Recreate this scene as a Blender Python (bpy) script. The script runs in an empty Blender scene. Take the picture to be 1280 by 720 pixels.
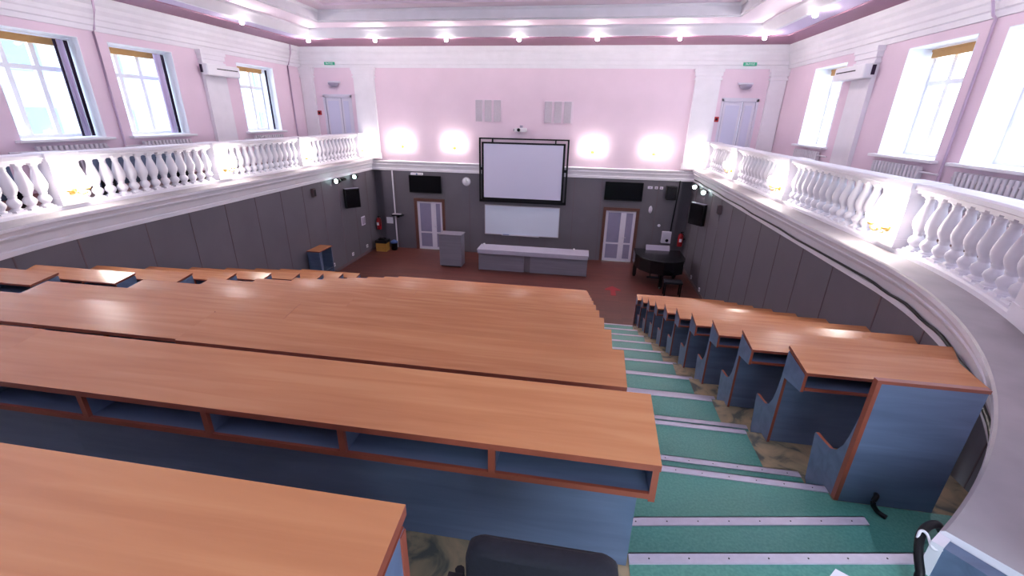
import bpy, math, random
from mathutils import Vector, Matrix
random.seed(7)
SC = bpy.context.scene
COL = SC.collection
PI = math.pi
SHIFT = Vector((2.25, 0.0, 5.236))      # stage floor becomes z = 0, hall axis x = 0

# ------------------------------------------------------------------ materials
def lin(c):
    return tuple(((v/255)/12.92 if v/255 <= .04045 else ((v/255+.055)/1.055)**2.4) for v in c)

def new_mat(name):
    m = bpy.data.materials.new(name); m.use_nodes = True
    nt = m.node_tree; b = nt.nodes['Principled BSDF']
    return m, nt, b

def plain(name, rgb, rough=.6, metal=0.0, spec=.5, noise=0.0, scale=6.0, bump=0.0, emit=None, es=0):
    m, nt, b = new_mat(name)
    c = lin(rgb)
    b.inputs['Base Color'].default_value = (*c, 1)
    b.inputs['Roughness'].default_value = rough
    b.inputs['Metallic'].default_value = metal
    b.inputs['Specular IOR Level'].default_value = spec
    if emit:
        b.inputs['Emission Color'].default_value = (*lin(emit), 1)
        b.inputs['Emission Strength'].default_value = es
    if noise or bump:
        tc = nt.nodes.new('ShaderNodeTexCoord')
        nz = nt.nodes.new('ShaderNodeTexNoise'); nz.inputs['Scale'].default_value = scale
        nz.inputs['Detail'].default_value = 5
        nt.links.new(tc.outputs['Object'], nz.inputs['Vector'])
        if noise:
            r = nt.nodes.new('ShaderNodeValToRGB')
            r.color_ramp.elements[0].position = .3; r.color_ramp.elements[1].position = .7
            r.color_ramp.elements[0].color = (*[v*(1-noise) for v in c], 1)
            r.color_ramp.elements[1].color = (*[min(1, v*(1+noise)) for v in c], 1)
            nt.links.new(nz.outputs['Fac'], r.inputs['Fac'])
            nt.links.new(r.outputs['Color'], b.inputs['Base Color'])
        if bump:
            bp = nt.nodes.new('ShaderNodeBump'); bp.inputs['Strength'].default_value = bump
            bp.inputs['Distance'].default_value = .01
            nt.links.new(nz.outputs['Fac'], bp.inputs['Height'])
            nt.links.new(bp.outputs['Normal'], b.inputs['Normal'])
    return m

def grain(name, ca, cb, cc, rough=.3, stretch=(.55, 9, 9), scale=2.2, spec=.5, coat=0.0):
    """long grain running along local x"""
    m, nt, b = new_mat(name)
    tc = nt.nodes.new('ShaderNodeTexCoord')
    oi = nt.nodes.new('ShaderNodeObjectInfo')
    mul = nt.nodes.new('ShaderNodeVectorMath'); mul.operation = 'SCALE'
    mul.inputs[0].default_value = (37, 11, 5)
    nt.links.new(oi.outputs['Random'], mul.inputs['Scale'])
    add = nt.nodes.new('ShaderNodeVectorMath'); add.operation = 'ADD'
    nt.links.new(tc.outputs['Object'], add.inputs[0]); nt.links.new(mul.outputs[0], add.inputs[1])
    mp = nt.nodes.new('ShaderNodeMapping'); mp.inputs['Scale'].default_value = stretch
    nt.links.new(add.outputs[0], mp.inputs['Vector'])
    n1 = nt.nodes.new('ShaderNodeTexNoise'); n1.inputs['Scale'].default_value = scale
    n1.inputs['Detail'].default_value = 6; n1.inputs['Distortion'].default_value = .6
    nt.links.new(mp.outputs[0], n1.inputs['Vector'])
    r = nt.nodes.new('ShaderNodeValToRGB')
    e = r.color_ramp.elements
    e[0].position = .32; e[0].color = (*lin(ca), 1)
    e[1].position = .68; e[1].color = (*lin(cc), 1)
    k = e.new(.5); k.color = (*lin(cb), 1)
    nt.links.new(n1.outputs['Fac'], r.inputs['Fac'])
    nt.links.new(r.outputs['Color'], b.inputs['Base Color'])
    b.inputs['Roughness'].default_value = rough
    b.inputs['Specular IOR Level'].default_value = spec
    b.inputs['Coat Weight'].default_value = coat
    b.inputs['Coat Roughness'].default_value = .12
    return m

M = {}
M['white'] = plain('white_plaster', (232, 228, 236), .55, noise=.03, scale=3)
M['whitegloss'] = plain('white_paint', (236, 234, 240), .3, noise=.02, scale=4)
M['pink'] = plain('pink_paint', (230, 206, 222), .6, noise=.03, scale=1.2)
M['maroon'] = plain('mauve_soffit_paint', (158, 112, 136), .6, noise=.03, scale=1.2)
M['lilac'] = plain('lilac_paint', (208, 190, 220), .6)
M['pinkceil'] = plain('pale_pink_ceiling_paint', (230, 210, 225), .65, noise=.02, scale=1)
M['wood'] = grain('beech_laminate', (184, 120, 78), (193, 129, 85), (200, 139, 93), rough=.24, spec=.45)
M['edge'] = plain('red_brown_edge_band', (140, 72, 54), .4, noise=.08, scale=12)
M['grey'] = grain('grey_blue_laminate', (86, 100, 126), (95, 110, 137), (103, 119, 148), rough=.36, scale=1.6, stretch=(.8, 7, 7))
M['greyshell'] = grain('grey_stage_laminate', (118, 114, 128), (122, 118, 132), (126, 122, 136), rough=.5, scale=1.4)
M['countertop'] = plain('pale_grey_counter_top', (176, 172, 190), .4, noise=.03)
M['black'] = plain('black_plastic', (8, 8, 14), .45, spec=.3)
M['screenblack'] = plain('black_glass_screen', (6, 6, 10), .18)
M['blackcloth'] = plain('black_navy_fabric', (13, 13, 27), .85, noise=.2, scale=90, bump=.2)
M['blacklacquer'] = plain('black_piano_lacquer', (10, 10, 16), .22)
M['cream'] = plain('pale_door_paint', (216, 210, 226), .45)
M['doorpane'] = plain('frosted_door_panel', (140, 134, 164), .35, noise=.04, scale=5)
M['upperpane'] = plain('pale_lilac_door_panel', (206, 203, 228), .4)
M['doortrim'] = plain('brown_door_trim', (96, 58, 50), .5, noise=.1, scale=10)
M['gold'] = plain('gilded_brass', (214, 176, 92), .3, metal=.9)
M['glow'] = plain('frosted_lamp_glass', (255, 246, 232), .4, emit=(255, 247, 240), es=62)
M['bulb'] = plain('ceiling_bulb_glass', (255, 246, 240), .4, emit=(255, 248, 246), es=330)
M['led'] = plain('spotlight_lens', (230, 255, 250), .4, emit=(214, 255, 248), es=14)
M['red'] = plain('red_gloss', (168, 22, 34), .35)
M['redmark'] = plain('red_floor_tape', (150, 30, 44), .6)
M['green'] = plain('green_sign_face', (52, 150, 120), .5, emit=(60, 165, 130), es=.25)
M['yellow'] = plain('ochre_carton', (186, 138, 62), .7, noise=.08, scale=9)
M['bluepl'] = plain('blue_plastic', (66, 96, 150), .4)
M['steel'] = plain('aluminium_nosing', (196, 192, 206), .38, metal=.35, noise=.05, scale=30)
M['screw'] = plain('dark_screw', (60, 56, 60), .5, metal=.5)
M['screen'] = plain('projection_fabric', (214, 212, 236), .75)
M['board'] = plain('whiteboard_enamel', (222, 230, 248), .16)
M['orange'] = plain('ochre_roller_blind', (196, 146, 88), .7, noise=.04, scale=8)
M['purple'] = plain('dark_purple_drape', (42, 22, 52), .8, noise=.15, scale=20)
M['sheer'] = plain('lilac_sheer_drape', (206, 190, 222), .8)
M['radiator'] = plain('radiator_enamel', (214, 208, 218), .4)
M['vent'] = plain('grey_speaker_cloth', (196, 186, 198), .8, noise=.1, scale=60)
M['paper'] = plain('white_paper', (232, 232, 240), .7)
M['pipe'] = plain('painted_pipe', (200, 176, 202), .5)
M['facade'] = plain('pale_render_facade', (128, 136, 146), .9)
M['facadewin'] = plain('facade_window_glass', (92, 108, 126), .2)
M['dome'] = plain('smoked_grey_dome', (150, 142, 164), .3)
M['orangechair'] = plain('ochre_wood_edge', (168, 104, 66), .5)

def glass():
    m = bpy.data.materials.new('window_glass'); m.use_nodes = True
    nt = m.node_tree; nt.nodes.clear()
    o = nt.nodes.new('ShaderNodeOutputMaterial'); t = nt.nodes.new('ShaderNodeBsdfTransparent')
    g = nt.nodes.new('ShaderNodeBsdfGlossy'); g.inputs['Roughness'].default_value = .03
    mx = nt.nodes.new('ShaderNodeMixShader'); mx.inputs['Fac'].default_value = .06
    t.inputs['Color'].default_value = (.95, .98, 1, 1)
    nt.links.new(t.outputs[0], mx.inputs[1]); nt.links.new(g.outputs[0], mx.inputs[2])
    nt.links.new(mx.outputs[0], o.inputs['Surface'])
    return m
M['glass'] = glass()
M['ledge'] = plain('shaded_dirty_ledge_paint', (168, 162, 166), .55, noise=.14, scale=2.2)  # ledge white darkened with painted-in shade; the mottling is dirt

def carpet():
    m, nt, b = new_mat('teal_linoleum')
    tc = nt.nodes.new('ShaderNodeTexCoord')
    n = nt.nodes.new('ShaderNodeTexNoise'); n.inputs['Scale'].default_value = 70; n.inputs['Detail'].default_value = 4
    n2 = nt.nodes.new('ShaderNodeTexNoise'); n2.inputs['Scale'].default_value = 1.7; n2.inputs['Detail'].default_value = 6
    nt.links.new(tc.outputs['Object'], n.inputs['Vector']); nt.links.new(tc.outputs['Object'], n2.inputs['Vector'])
    r = nt.nodes.new('ShaderNodeValToRGB')
    r.color_ramp.elements[0].position = .35; r.color_ramp.elements[0].color = (*lin((58, 132, 122)), 1)
    r.color_ramp.elements[1].position = .68; r.color_ramp.elements[1].color = (*lin((98, 164, 148)), 1)
    r2 = nt.nodes.new('ShaderNodeValToRGB')
    r2.color_ramp.elements[0].position = .35; r2.color_ramp.elements[0].color = (*lin((66, 140, 128)), 1)
    r2.color_ramp.elements[1].position = .7; r2.color_ramp.elements[1].color = (*lin((98, 150, 130)), 1)
    mx = nt.nodes.new('ShaderNodeMix'); mx.data_type = 'RGBA'; mx.inputs['Factor'].default_value = .5
    nt.links.new(n.outputs['Fac'], r.inputs['Fac']); nt.links.new(n2.outputs['Fac'], r2.inputs['Fac'])
    nt.links.new(r.outputs['Color'], mx.inputs['A']); nt.links.new(r2.outputs['Color'], mx.inputs['B'])
    nt.links.new(mx.outputs['Result'], b.inputs['Base Color'])
    b.inputs['Roughness'].default_value = .42
    return m
M['teal'] = carpet()

def lino():
    m, nt, b = new_mat('marbled_beige_linoleum')
    tc = nt.nodes.new('ShaderNodeTexCoord')
    n = nt.nodes.new('ShaderNodeTexNoise'); n.inputs['Scale'].default_value = 4.5
    n.inputs['Detail'].default_value = 7; n.inputs['Distortion'].default_value = 1.6
    nt.links.new(tc.outputs['Object'], n.inputs['Vector'])
    r = nt.nodes.new('ShaderNodeValToRGB'); e = r.color_ramp.elements
    e[0].position = .36; e[0].color = (*lin((88, 92, 84)), 1)
    e[1].position = .62; e[1].color = (*lin((178, 156, 122)), 1)
    k = e.new(.46); k.color = (*lin((150, 140, 112)), 1)
    nt.links.new(n.outputs['Fac'], r.inputs['Fac']); nt.links.new(r.outputs['Color'], b.inputs['Base Color'])
    b.inputs['Roughness'].default_value = .4
    return m
M['lino'] = lino()

def parquet():
    m, nt, b = new_mat('red_brown_parquet')
    tc = nt.nodes.new('ShaderNodeTexCoord')
    br = nt.nodes.new('ShaderNodeTexBrick')
    br.inputs['Scale'].default_value = 1.0
    br.inputs['Brick Width'].default_value = .9; br.inputs['Row Height'].default_value = .12
    br.inputs['Mortar Size'].default_value = .004
    br.inputs['Color1'].default_value = (*lin((88, 44, 38)), 1)
    br.inputs['Color2'].default_value = (*lin((102, 54, 45)), 1)
    br.inputs['Mortar'].default_value = (*lin((70, 36, 32)), 1)
    nt.links.new(tc.outputs['Object'], br.inputs['Vector'])
    nt.links.new(br.outputs['Color'], b.inputs['Base Color'])
    b.inputs['Roughness'].default_value = .5
    return m
M['parquet'] = parquet()
M['wallgrey'] = plain('grey_mauve_wall_panel', (100, 96, 105), .55, noise=.05, scale=1.5)
M['seam'] = plain('brown_panel_seam', (100, 82, 86), .6)

# ------------------------------------------------------------------ geometry
class G:
    def __init__(s): s.v, s.f, s.m, s.sm = [], [], [], []
    def add(s, vs, fs, m=0, smooth=False):
        o = len(s.v); s.v += [tuple(v) for v in vs]
        for f in fs:
            s.f.append([i+o for i in f]); s.m.append(m); s.sm.append(smooth)
        return s
    def box(s, x0, x1, y0, y1, z0, z1, m=0, mtop=None, mside=None):
        vs = [(x0,y0,z0),(x1,y0,z0),(x1,y1,z0),(x0,y1,z0),(x0,y0,z1),(x1,y0,z1),(x1,y1,z1),(x0,y1,z1)]
        o = len(s.v); s.v += vs
        fs = [((0,3,2,1),m),((4,5,6,7),m if mtop is None else mtop)]
        ms = m if mside is None else mside
        fs += [((0,1,5,4),ms),((1,2,6,5),ms),((2,3,7,6),ms),((3,0,4,7),ms)]
        for f, k in fs:
            s.f.append([i+o for i in f]); s.m.append(k); s.sm.append(False)
        return s
    def prism(s, poly, a0, a1, axis='z', m=0, mside=None):
        """poly in the two other axes; axis x: (y,z), y: (x,z), z: (x,y)"""
        def P(p, a):
            return {'x': (a, p[0], p[1]), 'y': (p[0], a, p[1]), 'z': (p[0], p[1], a)}[axis]
        n = len(poly); vs = [P(p, a0) for p in poly]+[P(p, a1) for p in poly]
        o = len(s.v); s.v += vs
        ms = m if mside is None else mside
        s.f.append([o+i for i in range(n)][::-1]); s.m.append(m); s.sm.append(False)
        s.f.append([o+n+i for i in range(n)]); s.m.append(m); s.sm.append(False)
        for i in range(n):
            j = (i+1) % n
            s.f.append([o+i, o+j, o+n+j, o+n+i]); s.m.append(ms); s.sm.append(False)
        return s
    def tube(s, pts, r, n=8, m=0, caps=True):
        pts = [Vector(p) for p in pts]; rings = []
        up = Vector((0, 0, 1))
        for i, p in enumerate(pts):
            d = (pts[min(i+1, len(pts)-1)]-pts[max(i-1, 0)]).normalized()
            a = up if abs(d.dot(up)) < .95 else Vector((1, 0, 0))
            u = d.cross(a).normalized(); w = d.cross(u).normalized()
            rr = r[i] if isinstance(r, (list, tuple)) else r
            rings.append([p+u*rr*math.cos(2*PI*k/n)+w*rr*math.sin(2*PI*k/n) for k in range(n)])
        vs = [v for R in rings for v in R]; fs = []
        for i in range(len(pts)-1):
            for k in range(n):
                fs.append((i*n+k, i*n+(k+1) % n, (i+1)*n+(k+1) % n, (i+1)*n+k))
        s.add(vs, fs, m, True)
        if caps:
            s.add(rings[0], [list(range(n))[::-1]], m); s.add(rings[-1], [list(range(n))], m)
        return s
    def lathe(s, prof, c=(0, 0, 0), n=16, m=0, axis='z'):
        vs = []; fs = []
        for (r, h) in prof:
            for k in range(n):
                a = 2*PI*k/n; x, y = r*math.cos(a), r*math.sin(a)
                p = (x, y, h) if axis == 'z' else ((x, h, y) if axis == 'y' else (h, x, y))
                vs.append((p[0]+c[0], p[1]+c[1], p[2]+c[2]))
        for i in range(len(prof)-1):
            for k in range(n):
                fs.append((i*n+k, i*n+(k+1) % n, (i+1)*n+(k+1) % n, (i+1)*n+k))
        fs.append(tuple(range(n))[::-1]); fs.append(tuple((len(prof)-1)*n+k for k in range(n)))
        return s.add(vs, fs, m, True)
    def sweep(s, path, prof, m=0, mats=None, caps=True, smooth=False):
        """path: list of (origin(x,y), outward(x,y)); prof: list of (d,z), closed"""
        n = len(prof); vs = []
        for (o, w) in path:
            for (d, z) in prof: vs.append((o[0]+w[0]*d, o[1]+w[1]*d, z))
        o0 = len(s.v); s.v += vs
        for i in range(len(path)-1):
            for k in range(n):
                j = (k+1) % n
                s.f.append([o0+i*n+k, o0+i*n+j, o0+(i+1)*n+j, o0+(i+1)*n+k])
                s.m.append(mats[k] if mats else m); s.sm.append(smooth)
        if caps:
            s.f.append([o0+k for k in range(n)]); s.m.append(m); s.sm.append(False)
            s.f.append([o0+(len(path)-1)*n+k for k in range(n)][::-1]); s.m.append(m); s.sm.append(False)
        return s
    def bounds(s):
        xs, ys, zs = zip(*s.v)
        return min(xs), max(xs), min(ys), max(ys), min(zs), max(zs)

def mesh(name, g, mats, base):
    me = bpy.data.meshes.new(name)
    me.from_pydata([(v[0]-base[0], v[1]-base[1], v[2]-base[2]) for v in g.v], [], g.f)
    for k in (mats if isinstance(mats, (list, tuple)) else [mats]): me.materials.append(M[k])
    for p, k, sm in zip(me.polygons, g.m, g.sm):
        p.material_index = k; p.use_smooth = sm
    import bmesh
    bm = bmesh.new(); bm.from_mesh(me); bmesh.ops.recalc_face_normals(bm, faces=bm.faces); bm.to_mesh(me); bm.free()
    me.update()
    return me

BASE = {}
def obj(name, g, mats, parent=None, bevel=0, base=None, label=None):
    if parent is not None: b = BASE[parent.name]
    elif base is not None: b = base
    else:
        x0, x1, y0, y1, z0, z1 = g.bounds(); b = ((x0+x1)/2, (y0+y1)/2, z0)
    o = bpy.data.objects.new(name, mesh(name, g, mats, b)); COL.objects.link(o)
    if parent is not None: o.parent = parent
    else: o.location = b
    BASE[o.name] = b
    if bevel:
        md = o.modifiers.new('bevel', 'BEVEL'); md.width = bevel; md.segments = 2; md.limit_method = 'ANGLE'
    if label: o['label'] = label
    return o
def empty(name, base, label, cat, group=None, kind=None):
    o = bpy.data.objects.new(name, None); COL.objects.link(o); o.location = base; BASE[o.name] = tuple(base)
    o.empty_display_size = .1
    return tag(o, label, cat, group, kind)
def tag(o, label=None, cat=None, group=None, kind=None):
    if label: o['label'] = label
    if cat: o['category'] = cat
    if group: o['group'] = group
    if kind: o['kind'] = kind
    return o
def struct(name, g, mats, label=None, bevel=0):
    o = obj(name, g, mats, bevel=bevel); o['kind'] = 'structure'
    return tag(o, label, 'room')
def copy_tree(src, base, label=None, rot=None):
    r = src.copy(); COL.objects.link(r); r.location = base; BASE[r.name] = tuple(base)
    if rot is not None: r.rotation_euler = rot
    if label: r['label'] = label
    for ch in list(src.children):
        c = ch.copy(); COL.objects.link(c); c.parent = r
        for g_ in list(ch.children):
            d = g_.copy(); COL.objects.link(d); d.parent = c
    return r

# ------------------------------------------------------------------ layout (metres, camera at the origin until SHIFT)
F = -5.236                    # stage floor
YF = 17.0                     # front wall
XC = -2.25                    # hall axis
RW = 6.18                     # half width below the balcony = radius of the rounded back
CY = 6.3                      # centre of the rounded back
XL, XR = -10.95, 6.26         # upper side walls
YB = -3.0
ZL = -1.62                    # balcony ledge
ZP = -2.04                    # top of wall panelling
ZC0, ZC1 = 1.60, 2.28         # cornice
row_y = lambda n: 11.03-.9*n
row_z = lambda n: -4.42+.311*n
tier = lambda n: F+.311*n
nose = lambda n: 11.40-.9*n

def hpath(side, a_end=-50, ystep=None, steps=24, y0=YF):
    """horseshoe path seen from above; side +1 right, -1 left; returns list of (point on axis line, outward)"""
    out = [((XC, y0), (side, 0)), ((XC, CY), (side, 0))]
    for i in range(1, steps+1):
        a = math.radians(a_end)*i/steps
        out.append(((XC, CY), (side*math.cos(a), math.sin(a))))
    return out

# ------------------------------------------------------------------ floors
g = G(); g.box(XC-RW-.2, XC+RW+.2, nose(1)-.3, YF+.4, F-.1, F)
struct('floor', g, 'parquet')

# seating tiers (beige between the desks)
g = G()
for n in range(1, 12):
    y1 = nose(n); y0 = nose(n+1)-.02
    hw = RW+.15
    yy = min(y0, CY)
    def wx(y):
        return hw if y >= CY else math.sqrt(max(.2, (hw)**2-(CY-y)**2))
    x0, x1 = XC-wx(y0+.2), XC+wx(y0+.2)
    if n <= 10:
        g.box(x0, x1, y0, y1, tier(n)-.4, tier(n))
    else:
        g.box(-6.3, .32, y0, 1.48, tier(n)-.4, tier(n))
obj_t = struct('floor_tiers', g, 'lino')
g = G(); g.box(-5.2, .32, YB, .62, tier(11)-.3, tier(11)); g.box(-5.2, -.26, YB, .585, tier(11), tier(12))
struct('floor_back', g, 'lino')

# aisle steps
def steps(name, xa, xb, nmax, extra=None, wide=0):
    o = empty(name, ((xa+xb)/2, 6, F), None, 'stairs', kind='structure')
    g = G(); strips = []; w = .05
    def carp(xl, xr, y0, y1, z):
        g.box(xl, xr, y0, y1, z-.33, z+.004)
    for n in range(1, nmax+1):
        xr = xb+(.128 if n == 10 and extra else 0)
        carp(xa, xr, nose(n)-.64, nose(n)+.004, tier(n))
        strips.append((xa, xr, nose(n), nose(n), tier(n)))
        xr = xb+(wide if n > 1 else 0)
        carp(xa, xr, nose(n), nose(n)+.285, tier(n)-.1555)
        strips.append((xa, xr, nose(n)+.285, nose(n)+.285, tier(n)-.1555))
    if extra: extra(g, strips)
    obj('tread', g, 'teal', o)
    for (x0, x1, ya, yb, z) in strips:
        s = G(); d = .048
        s.prism([(x0, ya-d), (x1, yb-d), (x1, yb+.006), (x0, ya+.006)], z+.004, z+.011, 'z')
        s.prism([(x0, ya), (x1, yb), (x1, yb+.006), (x0, ya+.006)], z-.03, z+.011, 'z')
        if z > tier(9):
            k = int((x1-x0)/.16)
            for i in range(k):
                t = (i+.5)/k; xx = x0+(x1-x0)*t; y = ya+(yb-ya)*t-.024
                s.lathe([(.004, z+.011), (.004, z+.0125)], (xx, y, 0), 6, 1)
        obj('nosing_strip', s, ['steel', 'screw'], o)
    return o
def right_extra(g, strips):
    z = tier(11)-.1555
    g.prism([(.32, 1.45), (1.9, 1.45), (1.55, 1.75), (1.615, 2.03), (.32, 1.795)], z-.3, z+.004, 'z')
    strips.append((.32, 1.615, 1.795, 2.03, z))
    z = tier(11)
    g.prism([(.32, YB), (3.2, YB), (3.2, 1.2), (1.95, 1.76), (.32, 1.465)], z-.3, z+.004, 'z')
    strips.append((.32, 1.9, 1.465, 1.745, z))
    z = tier(10)
    g.prism([(1.60, 1.3), (2.6, 1.3), (2.9, 2.30), (1.60, 2.30)], z-.3, z+.003, 'z')
steps('aisle_steps', .32, 1.50, 10, right_extra, .128)
steps('aisle_steps', -6.3, -5.12, 10)

# ------------------------------------------------------------------ lower walls with panel seams
def lower_wall(name, side, a_end):
    g = G(); p = hpath(side, a_end, steps=36, y0=YF+.34)
    prof = [(RW, F-.1), (RW+.12, F-.1), (RW+.12, ZP), (RW, ZP)]
    g.sweep(p, prof)
    # seams
    y = YF-.6
    while y > CY:
        x = XC+side*RW
        g.box(min(x-side*.006, x+side*.01), max(x-side*.006, x+side*.01), y-.007, y+.007, F, ZP, 1); y -= 1.02
    k = 0
    step = math.degrees(1.02/RW); a = -3
    while a > a_end:
        t = math.radians(a); c, s_ = math.cos(t), math.sin(t)
        d = math.radians(.11)
        pts = []
        for (r, aa) in ((RW-.006, t-d), (RW-.006, t+d), (RW+.01, t+d), (RW+.01, t-d)):
            pts.append((XC+side*r*math.cos(aa), CY+r*math.sin(aa)))
        g.prism(pts, F, ZP, 'z', 1); a -= step
    return struct(name, g, ['wallgrey', 'seam'])
lower_wall('wall_right', 1, -50)
lower_wall('wall_left', -1, -50)

# front wall: panelled below, pink above
g = G()
XW0, XW1 = XC-RW+.40, XC+RW-.40
def front_lower(g):
    # door openings
    doors = [(-6.68, -5.50), (.86, 2.10)]
    zt = F+2.05
    xs = [XW0]+[v for d in doors for v in d]+[XW1]
    for i in range(0, len(xs), 2): g.box(xs[i], xs[i+1], YF, YF+.3, F-.1, ZP)
    for d in doors: g.box(d[0], d[1], YF, YF+.3, zt, ZP)
    g.box(XC-RW-.1, XW0+.02, YF+.22, YF+.3, F-.1, ZP); g.box(XW1-.02, XC+RW+.1, YF+.22, YF+.3, F-.1, ZP)
    x = XW0+.55
    while x < XW1:
        if not any(d[0]-.1 < x < d[1]+.1 for d in doors): g.box(x-.007, x+.007, YF-.005, YF+.01, F, ZP, 1)
        x += 1.02
front_lower(g)
struct('wall_front', g, ['wallgrey', 'seam'])
g = G()
UD = [(-10.15, -8.98, .66), (4.38, 5.55, .70)]
xs = [XL-.3, UD[0][0], UD[0][1], UD[1][0], UD[1][1], XR+.3]
for i in range(0, 6, 2): g.box(xs[i], xs[i+1], YF, YF+.3, ZP, ZC1+.5)
for d in UD: g.box(d[0], d[1], YF, YF+.3, d[2], ZC1+.5)
g.box(UD[0][0], UD[0][1], YF, YF+.3, ZP, ZL); g.box(UD[1][0], UD[1][1], YF, YF+.3, ZP, ZL)
struct('wall_front_upper', g, 'pink')

# moulding along the front wall (between panels and pink)
def ledge_prof(inset=0):
    # (distance from axis, z): closed loop, seen face first
    r = RW
    return [(r+.02, ZP-.02), (r-.035, ZP-.02), (r-.04, ZP+.05), (r-.015, ZP+.06), (r-.015, ZP+.075), (r-.03, ZP+.09),
            (r-.06, ZP+.20), (r-.10, ZP+.25), (r-.105, ZP+.27), (r-.085, ZP+.275), (r-.115, ZP+.33),
            (r-.14, ZP+.36), (r-.14, ZL-.015), (r-.125, ZL), (r+.28, ZL+.012), (r+.28, ZP-.02)]
for side, nm in ((1, 'trim_1'), (-1, 'trim_2')):
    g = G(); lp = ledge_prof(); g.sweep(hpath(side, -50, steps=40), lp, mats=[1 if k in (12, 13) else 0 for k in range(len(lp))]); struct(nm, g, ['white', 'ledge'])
g = G()
fp = [(YF+.02, ZP-.02), (YF-.03, ZP-.02), (YF-.035, ZP+.06), (YF-.015, ZP+.07), (YF-.02, ZP+.12), (YF-.05, ZP+.20), (YF-.055, ZP+.22), (YF-.03, ZP+.23), (YF-.07, ZP+.31), (YF-.075, ZP+.335), (YF, ZP+.36), (YF+.02, ZP+.36)]
g.prism(fp, XC-RW+.02, XC+RW-.02, 'x')
struct('trim_3', g, 'white')

# balcony slabs behind the ledge
for side, nm in ((1, 'floor_balcony_right'), (-1, 'floor_balcony_left')):
    xw = XR if side > 0 else XL
    pts = [(xw, YF), (XC+side*(RW+.26), YF), (XC+side*(RW+.26), CY)]
    for i in range(1, 25):
        a = math.radians(-50)*i/24; pts.append((XC+side*(RW+.26)*math.cos(a), CY+(RW+.26)*math.sin(a)))
    pts += [(xw, pts[-1][1])]
    g = G(); g.prism(pts, ZL-.2, ZL+.006, 'z'); struct(nm, g, 'parquet')
# end faces of the balcony wall beside the back opening
for side, nm in ((1, 'wall_back_right'), (-1, 'wall_back_left')):
    a = math.radians(-50); c, s_ = math.cos(a), math.sin(a)
    g = G()
    def rp(r, da=0): 
        t = a+da; return (XC+side*r*math.cos(t), CY+r*math.sin(t))
    g.prism([rp(RW-.10, -.001), rp(RW+4.6, -.001), rp(RW+4.6, -.012), rp(RW-.10, -.012)], tier(11)-.3, ZL-.03, 'z', 0)
    g.prism([rp(RW-.14, -.001), rp(RW-.10, -.001), rp(RW-.10, -.014), rp(RW-.14, -.014)], tier(11)-.3, ZL-.02, 'z', 1)
    struct(nm, g, ['grey', 'white'])

# ------------------------------------------------------------------ upper side walls with deep windows
WZ0, WZ1 = -.60, 1.43
WINS = {-1: [(4.55, 6.2), (7.4, 9.07), (9.7, 11.38), (13.66, 15.38)],
        1: [(4.25, 5.9), (7.12, 8.84), (9.4, 11.12), (13.38, 15.07)]}
def side_wall(name, side):
    g = G(); xi = XR if side > 0 else XL; xo = xi+side*.62
    a, b = min(xi, xo), max(xi, xo)
    g.box(a, b, YB, YF+.3, ZL-.5, WZ0); g.box(a, b, YB, YF+.3, WZ1, ZC1+.6)
    y = YB
    for (y0, y1) in WINS[side]:
        g.box(a, b, y, y0, WZ0, WZ1); y = y1
    g.box(a, b, y, YF+.3, WZ0, WZ1)
    struct(name, g, 'pink')
side_wall('wall_right_upper', 1); side_wall('wall_left_upper', -1)
wn = 0
for side in (-1, 1):
    xi = XR if side > 0 else XL
    for (y0, y1) in WINS[side]:
        wn += 1
        o = empty('window_%d' % wn, (xi, (y0+y1)/2, WZ0), None, 'window', kind='structure')
        xf = xi+side*.50
        def bx(g, xa, xb, *r): g.box(min(xa, xb), max(xa, xb), *r)
        g = G()                              # white reveal lining
        bx(g, xi-side*.004, xi+side*.60, y0, y0+.012, WZ0, WZ1); bx(g, xi-side*.004, xi+side*.60, y1-.012, y1, WZ0, WZ1)
        bx(g, xi-side*.004, xi+side*.60, y0, y1, WZ1-.012, WZ1); bx(g, xi, xi+side*.60, y0, y1, WZ0, WZ0+.012)
        obj('reveal', g, 'whitegloss', o)
        g = G(); t = .065
        Y0, Y1, Z0, Z1 = y0+.012, y1-.012, WZ0+.012, WZ1-.012
        for (ya, yb, za, zb) in [(Y0, Y1, Z0, Z0+t), (Y0, Y1, Z1-t, Z1), (Y0, Y0+t, Z0+t, Z1-t), (Y1-t, Y1, Z0+t, Z1-t)]:
            bx(g, xf, xf+side*.08, ya, yb, za, zb)
        w = (Y1-Y0)
        for k in (1, 2):
            yc = Y0+w*k/3; bx(g, xf+side*.005, xf+side*.075, yc-.048, yc+.048, Z0+t, Z1-t)
        for k in range(3):
            ya = Y0+w*k/3+(t if k == 0 else .048); yb = Y0+w*(k+1)/3-(t if k == 2 else .048)
            bx(g, xf+side*.005, xf+side*.075, ya, yb, .735, .825)
        obj('frame', g, 'whitegloss', o)
        g = G(); bx(g, xf+side*.035, xf+side*.042, Y0+t, Y1-t, Z0+t, Z1-t); obj('pane', g, 'glass', o)
        g = G(); bx(g, xi-side*.14, xi+side*.01, y0-.10, y1+.10, WZ0-.05, WZ0+.006); obj('sill', g, 'whitegloss', o, bevel=.01)

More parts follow.
